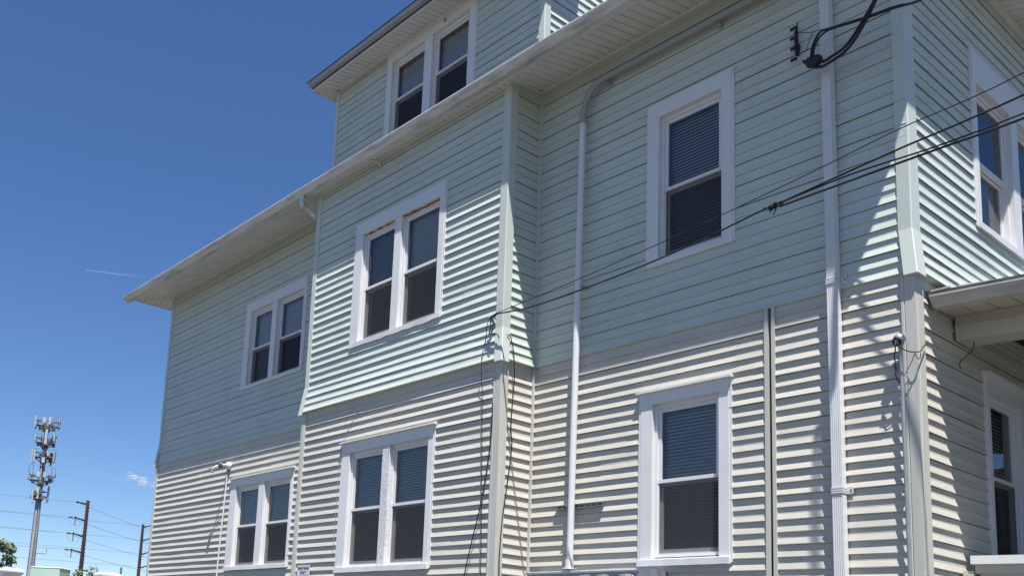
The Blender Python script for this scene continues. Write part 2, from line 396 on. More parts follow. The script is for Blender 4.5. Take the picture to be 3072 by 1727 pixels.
# ------------------------------------------------------------------ corner posts
def post(cx, cy, dx, dy, lx, ly, z0, z1, m, fluted=False, out0=0.0, t=0.016):
    """L shaped corner cover; (dx,dy) outward signs; legs lx along x and ly along y"""
    def prof(z, o):
        ex = cx+dx*(t+o); ey = cy+dy*(t+o)
        pts = [(ex-dx*lx, cy+dy*o-dy*0.01)]
        if fluted:
            for f, d in ((0, 0), (0.18, 0), (0.21, -0.005), (0.26, -0.005), (0.29, 0), (1, 0)):
                pts.append((ex-dx*lx*(1-f), ey+dy*d))
            for f, d in ((0.72, 0), (0.75, -0.005), (0.8, -0.005), (0.83, 0)): pts.append((ex+dx*d, ey-dy*ly*(1-f)) if False else (ex+dx*d, ey-dy*ly*(f-0.5)))
        else:
            pts += [(ex-dx*lx, ey), (ex-dx*0.008, ey), (ex, ey-dy*0.008)]
        pts += [(ex, ey-dy*ly), (cx+dx*o-dx*0.01, ey-dy*ly)]
        return [(x, y, z) for x, y in pts]
    mb = MB(); mb.prism(prof(z0, out0), prof(z1, 0), m); return mb
KO = 0.047
for (cx, cy, dx, dy, lx, ly, zt) in ((XF, 0, 1, -1, 0.105, 0.15, ZS-.01), (XB, BY, 1, -1, 0.11, 0.115, 7.925), (-7.74, BY, -1, -1, 0.10, 0.11, 7.925), (XL, 0, -1, -1, 0.085, 0.1, ZS-.01)):
    p = post(cx, cy, dx, dy, lx, ly, 5.02, zt, m_mintpost); po = obj('corner_post', p, house)
    p = post(cx, cy, dx, dy, lx, ly, ZJ-0.035, 5.045, m_mintpost, out0=KO, t=0.020); obj('post_skirt', p, po)
    p = post(cx, cy, dx, dy, lx, ly, 0.6, ZJ-.004, m_beigepost, fluted=True, t=0.022); obj('corner_post', p, house)
obj('corner_post', post(-3.915, 0, 1, -1, 0.09, 0.1, 8.1, 9.97, m_mintpost), house)
obj('corner_post', post(-8.215, 0, -1, -1, 0.09, 0.1, 8.1, 9.97, m_mintpost), house)
mb = MB(); mb.box((XB+.004, -0.03, ZJ), (XB+.034, -0.004, ZS-.005), m_mintpost); obj('inside_corner', mb, house)
mb = MB(); mb.box((XB+.004, -0.034, .6), (XB+.04, -0.004, ZJ-.01), m_beigepost); obj('inside_corner', mb, house)
# split in the lower wall: two trim channels with a dark slot
mb = MB()
mb.box((-1.172, -0.024, .6), (-1.138, 0.02, ZJ-.004), m_beigepost); mb.box((-1.107, -0.024, .6), (-1.075, 0.02, ZJ-.004), m_beigepost)
mb.box((-1.138, 0.012, .6), (-1.107, 0.03, ZJ-.006), m_dark)
obj('trim_channel', mb, house)

# ------------------------------------------------------------------ windows
def window(plane, P, u0, u1, z0, z1, ops, zh, zs, zr, ups, los, storey, label):
    F = 0.023                       # casing face
    B = -0.13                       # back of reveal
    w = MB(); mc = m_white
    a0 = u0+0.028; b0 = u1-0.028
    xs = [a0] + [q for o in ops for q in o] + [b0]
    for i in range(0, len(xs), 2):
        mm = m_peel if (storey == 1 and plane == 'bay' and i == 2) else mc
        w.pbox(P, xs[i], xs[i+1], B, F, z0+0.05, zh, mm)
    w.pbox(P, a0-0.002, b0+0.002, B, F+0.004, zh, z1-0.03, mc)
    for s in (u0, u1-0.028): w.pbox(P, s, s+0.028, -0.01, 0.018, z0+0.02, z1-0.028, mc)
    if storey == 1:
        w.pbox(P, u0-0.012, u1+0.012, -0.01, 0.062, z1-0.03, z1-0.012, mc)
        w.pbox(P, u0-0.006, u1+0.006, -0.01, 0.03, z1-0.012, z1, mc)
    else:
        w.pbox(P, u0, u1, -0.01, 0.024, z1-0.03, z1, mc)
    # sloped sill
    so = 0.05 if storey == 1 else 0.032
    rs = random.Random(int(u0*100)+storey); ns_ = 16; amp = 0.007 if (plane == 'bay' and storey == 2) else 0.0022
    dev = [(rs.uniform(-amp, amp), rs.uniform(-amp, amp)) for _ in range(ns_+1)]
    def sp(i):
        u = a0-0.012+(b0-a0+0.024)*i/ns_; d, e = dev[i]
        return [P(u, B, z0+0.03), P(u, so+d, z0+0.004+e), P(u, so+d*.5, z0+0.065), P(u, B, zs+0.012)]
    for i in range(ns_): w.prism(sp(i), sp(i+1), mc, caps=(i in (0, ns_-1)))
    if storey == 2 and plane == 'bay':
        r = random.Random(4)
        for a, b in ops:
            x = a
            while x < b:
                d = r.uniform(.03, .1); h = r.uniform(.006, .03) if a > -6 else r.uniform(0, .014)
                w.pbox(P, x, min(b, x+d), -0.045, -0.02+r.uniform(0, .025), zh-h, zh+.002, m_rust); x += d
    # dim room behind
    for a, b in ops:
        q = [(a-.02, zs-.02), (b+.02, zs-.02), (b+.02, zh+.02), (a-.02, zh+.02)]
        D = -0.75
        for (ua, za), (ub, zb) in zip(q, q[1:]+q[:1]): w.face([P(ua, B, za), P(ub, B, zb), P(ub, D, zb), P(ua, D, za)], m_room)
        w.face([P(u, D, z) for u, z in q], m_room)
    wo_ = obj('window', w, house, label=label)
    for (a, b), up, lo in zip(ops, ups, los):
        s = MB(); fr = 0.03; st = 0.036
        # outer vinyl frame
        s.pbox(P, a, a+fr, -0.10, -0.025, zs, zh, m_vinylw); s.pbox(P, b-fr, b, -0.10, -0.025, zs, zh, m_vinylw)
        s.pbox(P, a+fr, b-fr, -0.10, -0.025, zh-fr-.012, zh, m_vinylw); s.pbox(P, a+fr, b-fr, -0.10, -0.02, zs, zs+fr, m_vinylw)
        A = a+fr; Bq = b-fr
        obj('window_frame', s, wo_)
        s = MB()
        s.pbox(P, A, A+st, -0.07, -0.042, zr+.03, zh-fr-.012, m_vinylw); s.pbox(P, Bq-st, Bq, -0.07, -0.042, zr+.03, zh-fr-.012, m_vinylw)
        s.pbox(P, A+st, Bq-st, -0.07, -0.042, zh-fr-.012-st, zh-fr-.012, m_vinylw); s.pbox(P, A, Bq, -0.07, -0.036, zr-.004, zr+.03, m_vinylw)
        obj('upper_sash', s, wo_)
        s = MB()
        s.pbox(P, A, A+st, -0.098, -0.075, zs+fr, zr-.004, m_vinylw); s.pbox(P, Bq-st, Bq, -0.098, -0.075, zs+fr, zr-.004, m_vinylw)
        s.pbox(P, A+st, Bq-st, -0.098, -0.075, zs+fr, zs+fr+.05, m_vinylw); s.pbox(P, A+st, Bq-st, -0.098, -0.075, zr-.035, zr-.004, m_vinylw)
        obj('lower_sash', s, wo_)
        s = MB(); s.face([P(A+st, -0.055, zr+.03), P(Bq-st, -0.055, zr+.03), P(Bq-st, -0.055, zh-fr-.012-st), P(A+st, -0.055, zh-fr-.012-st)], m_glass)
        obj('pane', s, wo_)
        s = MB(); s.face([P(A+st, -0.086, zs+fr+.05), P(Bq-st, -0.086, zs+fr+.05), P(Bq-st, -0.086, zr-.035), P(A+st, -0.086, zr-.035)], m_glass)
        obj('pane', s, wo_)
        if plane != 'front' or storey == 1:
            s = MB(); s.face([P(A+.012, -0.046, zs+fr+.012), P(Bq-.012, -0.046, zs+fr+.012), P(Bq-.012, -0.046, zr-.012), P(A+.012, -0.046, zr-.012)], m_screen)
            for uu in ((A, A+.012), (Bq-.012, Bq)): s.pbox(P, uu[0], uu[1], -0.05, -0.042, zs+fr, zr-.004, m_vinylw)
            obj('insect_screen', s, wo_)
        def slats(zlo, zhi, name):
            s = MB(); z = zhi
            while z > zlo:
                s.face([P(A, -0.128, z), P(Bq, -0.128, z), P(Bq, -0.112, z-.030), P(A, -0.112, z-.030)], m_blind); z -= 0.0335
            obj(name, s, wo_)
        if up == 'blind': slats(zr-.02, zh, 'blind')
        if lo == 'blind': slats(zs+.03, zr-.03, 'blind')
        def sheet(zlo, zhi, m, fold, name):
            s = MB(); n = 24
            for i in range(n):
                ua = A+(Bq-A)*i/n; ub = A+(Bq-A)*(i+1)/n
                oa = -0.125-fold*math.sin(i*1.9)**2; ob = -0.125-fold*math.sin((i+1)*1.9)**2
                s.face([P(ua, oa, zlo), P(ub, ob, zlo), P(ub, ob, zhi), P(ua, oa, zhi)], m, True)
            obj(name, s, wo_)
        if up == 'shade': sheet(zr, zh, m_shade, 0.0, 'shade')
        if lo == 'shade': sheet(zs, zr, m_shade, 0.0, 'shade')
        if lo == 'curtain': sheet(zs, zr, m_curtain, 0.05, 'curtain')
for w in WINS: window(*w)

# ------------------------------------------------------------------ eaves
SL = 0.2
WS = 0.63      # soffit depth along the long wall
WE = 0.38      # left end
WR = 0.47      # right (front) end
def soffit_strip(mb, A, Bv, u0, u1, m, step=0.102, gw=0.022):
    """A(u), Bv(u): inner and outer points at distance u along the eave"""
    u = u0
    while u < u1-0.001:
        e = min(u+step-gw, u1); g = min(u+step, u1)
        mb.face([A(u), A(e), Bv(e), Bv(u)], m)
        if g > e:
            d = Vector((0, 0, 0.02)); mm = (e+g)/2
            mb.face([A(e), Vector(A(mm))+d, Vector(Bv(mm))+d, Bv(e)], m); mb.face([Vector(A(mm))+d, A(g), Bv(g), Vector(Bv(mm))+d], m)
        u += step
mb = MB()
def sA(x): return Vector((x, 0.0, ZS)) if x <= XF and x >= XL else Vector((x, -(x-XF)/WR*WS if x > XF else -(XL-x)/WE*WS, ZS-((x-XF)/WR if x > XF else (XL-x)/WE)*WS*SL))
soffit_strip(mb, sA, lambda x: Vector((x, -WS, ZS-WS*SL)), XL-WE, XF+WR, m_soffit)
obj('soffit', mb, house)
mb = MB()
zo = ZS-WS*SL
soffit_strip(mb, lambda y: Vector((XF, y, ZS)), lambda y: Vector((XF+WR, y, zo)), 0.0, 11, m_soffit)
def rA(y): t = -y/WS; return Vector((XF+WR*t, y, ZS-WS*SL*t))
soffit_strip(mb, rA, lambda y: Vector((XF+WR, y, zo)), -WS, 0.0, m_soffit)
obj('soffit', mb, house)
mb = MB()
soffit_strip(mb, lambda y: Vector((XL, y, ZS)), lambda y: Vector((XL-WE, y, zo)), 0.0, 11, m_soffit)
def lA(y): t = -y/WS; return Vector((XL-WE*t, y, ZS-WS*SL*t))
soffit_strip(mb, lA, lambda y: Vector((XL-WE, y, zo)), -WS, 0.0, m_soffit)
obj('soffit', mb, house)
mb = MB()   # moulding where soffit meets wall
for a, b in ((XL, -7.76), (XB+.03, XF)): mb.box((a, -0.03, ZS-.024), (b, -0.003, ZS-.004), m_soffit)
mb.box((-7.72, BY-.026, 7.885), (XB, BY-.003, 7.905), m_soffit)
mb.box((XB+.003, BY, 7.965), (XB+.03, -0.03, 7.985), m_soffit)
mb.box((XF+.003, 0.12, 7.915), (XF+.032, 6, 8.0), m_soffit)
obj('soffit_moulding', mb, house)
# gutter: trough profile swept along the eave
def gprof(base_y, zb): # (y,z) list, outline of the trough shell
    return [(0, 0.105), (0, 0), (-0.072, 0), (-0.09, 0.018), (-0.104, 0.03), (-0.128, 0.05), (-0.142, 0.072), (-0.142, 0.084), (-0.128, 0.084), (-0.128, 0.074), (-0.095, 0.045), (-0.066, 0.012), (-0.006, 0.012), (-0.006, 0.105)]
GY = -WS-.026; GZ = zo-.022
xr = XF+WR
mb = MB(); pr = gprof(0, 0)
mb.prism([(-14.05, GY+y, GZ+z) for y, z in pr], [(xr-y, GY+y, GZ+z) for y, z in pr], m_gutter)
for xj in (-11.3, -8.1, -4.6, -1.4):   # joints
    mb.prism([(xj, GY+y*1.03, GZ+z-.002) for y, z in pr[:8]], [(xj+.05, GY+y*1.03, GZ+z-.002) for y, z in pr[:8]], m_gutter)
gu = obj('gutter', mb, house)
mb = MB(); mb.tube(spline([(-6.42, GY-.05, GZ-.002), (-6.33, GY+.03, GZ-.004), (-6.285, BY-.075, GZ-.02), (-6.285, BY-.03, GZ-.045), (-6.29, BY-.015, GZ-.075)]), 0.011, m_gutter, 6); obj('gutter_hanger', mb, gu)
mb = MB()
mb.prism([(xr-y, GY+y, GZ+z) for y, z in pr], [(xr-y, 11, GZ+z) for y, z in pr], m_gutter)
obj('gutter', mb, house)
mb = MB()   # fascia and roof edge
mb.box((XL-WE-.004, -WS-.025, zo-.006), (xr, -WS+.02, zo+.15), m_white)
mb.box((XL-WE-.02, -WS, zo-.008), (XL-WE, 11, zo+.13), m_white)
mb.box((xr-.02, -WS, zo-.006), (xr, 11, zo+.15), m_white)
obj('fascia', mb, house)
mb = MB()
e0 = zo+.155; x0 = XL-WE-.03; x1 = xr+.03; y0 = -WS-.03; y1 = 11.5; hy = (y1-y0)/2; rz = e0+.4*hy
A_, B_, C_, D_ = (x0, y0, e0), (x1, y0, e0), (x1, y1, e0), (x0, y1, e0); R1 = (x0+hy, y0+hy, rz); R2 = (x1-hy, y0+hy, rz)
for q in ((A_, B_, R2, R1), (B_, C_, R2), (C_, D_, R1, R2), (D_, A_, R1)): mb.face(q, m_shingle)
for a, b in ((A_, B_), (B_, C_), (C_, D_), (D_, A_)): mb.face([(*a[:2], a[2]-.02), (*b[:2], b[2]-.02), b, a], m_shingle)
roof = obj('roof', mb, house)
# dormer eaves
DW = 0.34; DZ = 9.98; dzo = DZ-DW*SL; DL = -8.215-.17; DR = -3.915+.25
mb = MB()
def dA(x):
    if x > -3.915: t = (x+3.915)/.25; return Vector((x, -DW*t, DZ-DW*SL*t))
    if x < -8.215: t = (-8.215-x)/.17; return Vector((x, -DW*t, DZ-DW*SL*t))
    return Vector((x, 0, DZ))
soffit_strip(mb, dA, lambda x: Vector((x, -DW, dzo)), DL, DR, m_soffit)
soffit_strip(mb, lambda y: Vector((-3.915-.25*0+(.25*(-y/DW) if y < 0 else 0), y, DZ-(DW*SL*(-y/DW) if y < 0 else 0))), lambda y: Vector((DR, y, dzo)), -DW, 0.37, m_soffit)
soffit_strip(mb, lambda y: Vector((-8.215-(.17*(-y/DW) if y < 0 else 0), y, DZ-(DW*SL*(-y/DW) if y < 0 else 0))), lambda y: Vector((DL, y, dzo)), -DW, 4, m_soffit)
obj('dormer_soffit', mb, house)
mb = MB()
mb.box((-8.12, -0.03, DZ-.022), (-3.9, -0.003, DZ-.004), m_soffit)
mb.box((-6.95, -0.034, 9.925), (-5.08, -0.004, DZ-.024), m_soffit)
obj('dormer_moulding', mb, house)
mb = MB()
mb.box((DL, -DW-.014, dzo-.012), (DR, -DW, dzo+.05), m_white)
mb.box((DL, -DW-.03, dzo+.018), (DR, -DW-.014, dzo+.03), m_shingle)
mb.prism([(DL-.01, -DW-.016, dzo+.03), (DL-.01, -DW-.09, dzo+.034), (DL-.01, -DW-.105, dzo+.085), (DL-.01, -DW-.016, dzo+.09)], [(DR+.01, -DW-.016, dzo+.03), (DR+.01, -DW-.09, dzo+.034), (DR+.01, -DW-.105, dzo+.085), (DR+.01, -DW-.016, dzo+.09)], m_greymetal)
mb.box((DL-.012, -DW, dzo-.01), (DL, 4, dzo+.06), m_white); mb.box((DR, -DW, dzo-.01), (DR+.012, 0.37, dzo+.06), m_white)
mb.box((-3.915, .36, dzo-.01), (DR, .372, DZ+.06), m_white)
obj('dormer_fascia', mb, house)
mb = MB()
a = (DL-.03, -DW-.118, dzo+.096); b = (DR+.03, -DW-.118, dzo+.096)
mb.face([a, b, (DR+.03, .37, dzo+.19), (-6, 2.6, dzo+.75), (DL-.03, .37, dzo+.19)], m_shingle)
mb.face([(DR+.03, .37, dzo+.19), (-3.9, .37, dzo+.19), (-3.9, 5, dzo+.19), (-6, 2.6, dzo+.75)], m_shingle); mb.face([(DL-.03, .37, dzo+.19), (-6, 2.6, dzo+.75), (DL-.03, 5, dzo+.19)], m_shingle); mb.face([(DL-.03, 5, dzo+.19), (-6, 2.6, dzo+.75), (-3.9, 5, dzo+.19)], m_shingle)
mb.face([(DL-.03, -DW-.118, dzo+.088), (DR+.03, -DW-.118, dzo+.088), b, a], m_shingle)
mb.face([(DL-.03, -DW-.118, dzo+.088), (DR+.03, -DW-.118, dzo+.088), (DR+.03, -DW, dzo+.09), (DL-.03, -DW, dzo+.09)], m_shingle)
obj('dormer_roof', mb, house)
mb = MB(); mb.lathe((-5.69, -0.036, 9.852), (0, -1, 0), [(0, .028), (.012, .026), (.012, 0)], m_greypvc, 14); obj('vent_plug', mb, house)

# ------------------------------------------------------------------ downspouts
def fluted(zs, x0f, w, y0, y1, m):
    mb = MB(); prof = []
    n = 5
    for i in range(n):
        a = x0f+w*(i/n); d = w/n
        prof += [(a+d*.1, y0), (a+d*.62, y0), (a+d*.72, y0+.004), (a+d*.98, y0+.004)]
    prof += [(x0f+w, y0), (x0f+w, y1), (x0f, y1), (x0f, y0)]
    for (za, xa), (zb, xb) in zip(zs, zs[1:]):
        mb.prism([(x+xa, y, za) for x, y in prof], [(x+xb, y, zb) for x, y in prof], m)
    return mb
mb = fluted([(0.3, .035), (4.74, .013), (7.55, 0)], -.588, .082, -.09, -.018, m_white)
mb.prism([(-.588, -.09, 7.55), (-.506, -.09, 7.55), (-.506, -.018, 7.55), (-.588, -.018, 7.55)], [(-.588, -WS-.09, GZ+.01), (-.506, -WS-.09, GZ+.01), (-.506, -WS-.02, GZ+.01), (-.588, -WS-.02, GZ+.01)], m_white)
ds = obj('downspout', mb, house)
for z, dx in ((4.735, .013), (2.985, .022)):
    mb = MB()
    for k in range(3): mb.box((-.593+dx, -.097, z+.018*k), (-.501+dx, -.012, z+.012+.018*k), m_gutter)
    mb.box((-.501+dx, -.022, z-.004), (-.452+dx, -.014, z+.056), m_gutter)
    mb.lathe((-.468+dx, -.023, z+.03), (0, -1, 0), [(0, .008), (.003, .007), (.003, 0)], m_darkmetal, 8)
    obj('strap', mb, ds)
mb = MB()
mb.tube(spline([(-7.86, GY-.06, GZ+.01), (-7.86, GY-.06, GZ-.09), (-7.85, GY-.02, GZ-.16), (-7.83, GY+.09, GZ-.2), (-7.815, -.44, 7.58), (-7.81, -.1, 7.4), (-7.81, -.06, 7.2)], 8), 0.036, m_gutter, 12)
mb.tube([(-7.81, -.06, 7.2), (-7.81, -.06, .3)], 0.036, m_gutter, 12)
for k in range(7): mb.lathe((-7.86, GY-.06+.012*k, GZ-.05-.018*k), (0, .35, -1), [(0, .036), (.005, .041), (.01, .036)], m_gutter, 12)
obj('downspout', mb, house, label='round corrugated drain elbow tucked under the gutter left of the bay')

# ------------------------------------------------------------------ porch at the right end
PS = 0.14
def sk(x, y): return y + PS*(x-XF)
def skbox(mb, x0, x1, y0, y1, z0, z1, m):
    pr = lambda x: [(x, sk(x, y0), z0), (x, sk(x, y1), z0), (x, sk(x, y1), z1), (x, sk(x, y0), z1)]
    mb.prism(pr(x0), pr(x1), m)
mb = MB(); skbox(mb, XF+.025, 2.6, .69, .93, 4.295, 4.50, m_cream); skbox(mb, XF+.025, 2.6, .672, .69, 4.40, 4.415, m_cream); obj('porch_beam', mb, house)
mb = MB()
soffit_strip(mb, lambda x: Vector((x, sk(x, .69), 4.502)), lambda x: Vector((x, sk(x, .335), 4.475)), XF+.02, 2.6, m_cream, 0.165)
skbox(mb, XF+.02, 2.6, .31, .335, 4.455, 4.56, m_cream)
obj('porch_soffit', mb, house)
mb = MB(); g0 = [( .31+y, 4.455+z) for y, z in [(0, .1), (0, 0), (-.06, 0), (-.075, .02), (-.11, .055), (-.125, .075), (-.125, .088), (-.11, .088), (-.1, .06), (-.055, .012), (-.006, .012), (-.006, .1)]]
mb.prism([(XF+.045, sk(XF+.045, y), z) for y, z in g0], [(2.7, sk(2.7, y), z) for y, z in g0], m_oldgutter)
mb.prism([(XF+.035, sk(XF+.045, y*.995), z) for y, z in g0[:8]], [(XF+.046, sk(XF+.045, y*.995), z) for y, z in g0[:8]], m_oldgutter)
obj('porch_gutter', mb, house)
mb = MB()
def pr_(x): return [(x, sk(x, .205), 4.553), (x, sk(x, .205), 4.575), (x, sk(x, 3.1), 5.575), (x, sk(x, 3.1), 5.553)]
mb.prism(pr_(XF+.02), pr_(2.7), m_shingle)
mb.prism([(XF+.02, sk(XF, .75), 4.768), (XF+.02, sk(XF, .75), 4.785), (XF+.02, sk(XF, 3.1), 5.605), (XF+.02, sk(XF, 3.1), 5.585)], [(XF+.07, sk(XF, .75), 4.768), (XF+.07, sk(XF, .75), 4.785), (XF+.07, sk(XF, 3.1), 5.605), (XF+.07, sk(XF, 3.1), 5.585)], m_mintpost)
mb.face([(XF+.02, 3.1, 5.57), (2.7, sk(2.7, 3.1), 5.57), (2.7, 6.5, 4.6), (XF+.02, 6.5, 4.6)], m_shingle)
obj('porch_roof', mb, house)
mb = MB(); mb.tube(spline([(XF+.12, .80, 4.29), (XF+.11, .79, 4.22), (XF+.06, .77, 4.17), (XF+.03, .74, 4.12), (XF+.03, .75, 4.07)]), .004, m_black, 6); obj('loose_wire', mb, house)
mb = MB(); mb.box((XF+.03, .55, 4.607), (XF+.2, .75, 4.625), m_cream); mb.box((XF+.024, .24, 4.585), (XF+.17, .42, 4.6), m_cream); obj('roof_flashing', mb, house)
mb = MB(); mb.face([(XF+.02, .93, 4.53), (2.6, sk(2.6, .93), 4.53), (2.6, 6.4, 4.53), (XF+.02, 6.4, 4.53)], m_dark)
for k in range(3): mb.box((XF+.015, .93, 4.44+.03*k), (XF+.05+.03*k, 6.4, 4.462+.03*k), m_cream)
obj('porch_ceiling', mb, house)
mb = MB(); skbox(mb, XF+.09, 2.6, .60, .80, 2.47, 2.535, m_white); skbox(mb, XF+.11, 2.6, .63, .78, 2.40, 2.47, m_cream); skbox(mb, XF+.13, 2.6, .66, .75, 1.5, 2.40, m_cream); skbox(mb, XF+.03, XF+.10, .62, .77, 1.4, 2.42, m_cream)
mb.box((2.44, .7, 1.05), (2.5, 6.2, 2.45), m_cream)  # unseen front panel, added to darken the house wall inside the porch
obj('porch_railing', mb, house)
mb = MB(); mb.box((XF+.05, .6, .9), (2.6, 6.3, 1.05), m_concrete); mb.box((XF+.05, .7, 0), (2.5, 6.2, .9), m_cream); obj('porch_floor', mb, house)
for x, y in ((2.45, 1.15), (2.45, 6.2)):
    mb = MB(); mb.box((x-.09, y-.09, 1.05), (x+.09, y+.09, 4.3), m_cream); obj('porch_post', mb, house)
mb = MB(); mb.box((2.42, 1.25, 3.3), (2.47, 6.1, 4.3), m_cream); mb.box((XF+.3, 6.25, 1.05), (2.47, 6.3, 4.3), m_cream); obj('porch_light_blocker', mb, house)  # unseen panels added to cut the skylight on the wall under the porch

# ------------------------------------------------------------------ electrical conduit run
t = empty('conduit_pipe', (-3.28, -.05, 2.4), 'white plastic conduit pipe running up the main wall beside the bay then along the eave', 'pipe')
mb = MB(); mb.tube([(-3.258, -.095, 2.47), (-3.215, -.095, 7.3)], .0345, m_pvc, 14); obj('riser', mb, t)
mb = MB(); mb.tube(spline([(-3.215, -.095, 7.28), (-3.21, -.095, 7.41), (-3.17, -.095, 7.54), (-3.09, -.095, 7.64), (-2.97, -.095, 7.685), (-2.88, -.095, 7.69)], 6), .037, m_greypvc, 14); obj('elbow', mb, t)
mb = MB(); mb.tube([(-2.97, -.095, 7.69), (-.4, -.095, 7.69)], .034, m_greypvc, 14); obj('eave_run', mb, t)
for x, z, ax in ((-3.216, 7.25, (0, 0, 1)), (-3.242, 4.28, (0, 0, 1))):
    mb = MB(); L = .035 if z > 5 else .115
    mb.lathe((x, -.095, z), ax, [(0, .035), (0, .0405), (L, .0405), (L+.004, .035)], m_pvc, 14); obj('coupling', mb, t)
for x in (-2.93, -1.60):
    mb = MB(); mb.lathe((x, -.095, 7.69), (1, 0, 0), [(0, .034), (0, .041), (.03, .041), (.03, .034)], m_greypvc, 12); mb.box((x, -.075, 7.62), (x+.03, -.012, 7.68), m_greypvc); mb.lathe((x+.015, -.012, 7.63), (0, -1, 0), [(0, .013), (.075, .013), (.075, 0)], m_greypvc, 8); obj('clamp', mb, t)
mb = MB(); mb.lathe((-3.231, -.095, 5.41), (0, 0, 1), [(0, .034), (0, .039), (.02, .039), (.02, .034)], m_greypvc, 12); mb.box((-3.20, -.10, 5.415), (-3.16, -.012, 5.432), m_greypvc); obj('clamp', mb, t)
mb = MB(); mb.lathe((-3.258, -.095, 2.455), (0, 0, 1), [(0, .075), (.012, .07), (.014, .045), (.04, .043), (.042, .0405), (.1, .0405), (.1, .0345)], m_greypvc, 14); obj('hub', mb, t)
t = empty('strut_bracket', (-3.2, -.04, 3.08), 'slotted steel strut bracket bolted across the beige wall behind the conduit pipe', 'bracket')
mb = MB(); mb.box((-3.52, -.016, 3.085), (-2.905, -.012, 3.122), m_steel); mb.box((-3.52, -.048, 3.083), (-2.905, -.016, 3.087), m_steel); mb.box((-3.52, -.048, 3.120), (-2.905, -.016, 3.124), m_steel)
for k in range(8): mb.box((-3.5+k*.075, -.0165, 3.094), (-3.46+k*.075, -.0158, 3.113), m_darkmetal)
obj('channel', mb, t)
mb = MB(); mb.lathe((-3.252, -.095, 3.088), (0, 0, 1), [(0, .0345), (0, .041), (.032, .041), (.032, .0345)], m_steel, 14); mb.box((-3.308, -.12, 3.092), (-3.291, -.04, 3.116), m_steel); obj('pipe_clamp', mb, t)
t = empty('meter_cabinet', (-2.95, -.1, 1.0), 'grey steel meter cabinet under the conduit pipe at the bottom edge', 'meter cabinet')
mb = MB(); mb.box((-3.72, -.21, .95), (-2.33, -.012, 2.40), m_steel); mb.box((-3.74, -.23, 2.40), (-2.31, -.012, 2.418), m_steel); mb.box((-2.33, -.225, 2.30), (-2.16, -.014, 2.415), m_steel); obj('cabinet_body', mb, t)
for x in (-2.92, -2.70, -2.43):
    mb = MB(); mb.lathe((x, -.211, 2.30), (0, -1, 0), [(0, .085), (.03, .085), (.03, .075), (.1, .072), (.115, .05), (.115, 0)], m_lens, 18); obj('meter', mb, t)

# ------------------------------------------------------------------ floodlight
t = empty('floodlight', (-10.67, -.02, 4.36), 'white twin floodlight with a thin conduit below on the beige wall', 'floodlight')
mb = MB(); mb.lathe((-10.66, -.012, 4.365), (0, -1, 0), [(0, .062), (.045, .062), (.055, .05), (.055, 0)], m_pvc, 18); mb.tube(spline([(-10.66, -.06, 4.365), (-10.665, -.12, 4.365), (-10.70, -.2, 4.34), (-10.73, -.25, 4.315)]), .017, m_pvc, 8); obj('base', mb, t)
for c, ax in (((-10.64, -.11, 4.365), (.25, -.9, -.25)), ((-10.715, -.235, 4.325), (-.75, -.35, -.6))):
    mb = MB(); mb.lathe(c, ax, [(0, .0), (0, .028), (.05, .030), (.07, .05), (.115, .062), (.12, .062)], m_pvc, 16); hd_ = obj('lamp_head', mb, t)
    mb = MB(); a = Vector(ax).normalized(); mb.lathe(Vector(c)+a*.1, ax, [(0, .055), (.012, .05), (.02, .0)], m_lens, 16); obj('lens', mb, hd_)
mb = MB(); mb.tube([(-10.675, -.03, 4.31), (-10.69, -.03, 4.23)], .02, m_greypvc, 8); mb.tube([(-10.685, -.03, 4.24), (-10.70, -.028, 3.88), (-10.75, -.028, 3.0), (-10.79, -.028, 1.2)], .0135, m_pvc, 8); obj('conduit', mb, t)

# ------------------------------------------------------------------ parking sign
t = empty('parking_sign', (-7.45, BY-.02, 2.15), 'small white tenant parking sign on the lower bay next to its left corner', 'sign')
mb = MB(); mb.box((-7.60, BY-.03, 2.13), (-7.305, BY-.024, 2.585), m_sign)
for x in (-7.59, -7.315): pass
pl = obj('sign_plate', mb, t)
def text(body, x, z, size, name, parent):
    cu = bpy.data.curves.new(name, 'FONT'); cu.body = body; cu.size = size; cu.align_x = 'CENTER'; cu.extrude = .0006; cu.offset = size*.018
    tmp = bpy.data.objects.new(name+'_curve', cu); COL.objects.link(tmp)
    dg = bpy.context.evaluated_depsgraph_get(); me = bpy.data.meshes.new_from_object(tmp.evaluated_get(dg))
    bpy.data.objects.remove(tmp); me.materials.clear(); me.materials.append(m_ink)
    w = max(v.co.x for v in me.vertices)-min(v.co.x for v in me.vertices)
    o = bpy.data.objects.new(name, me); COL.objects.link(o)
    o.rotation_euler = (math.radians(90), 0, 0); o.parent = parent; o.location = Vector((x, BY-.0315, z))-WPOS[parent.name]
    o.scale = (min(1, .265/w), 1, 1)
for s, z, sz in (('TENANT PARKING', 2.528, .046), ('ONLY', 2.47, .052), ('ALL VEHICLES NEED', 2.418, .038), ('A VALID PARKING PERMIT', 2.368, .038)): text(s, -7.452, z, sz, 'lettering', t)

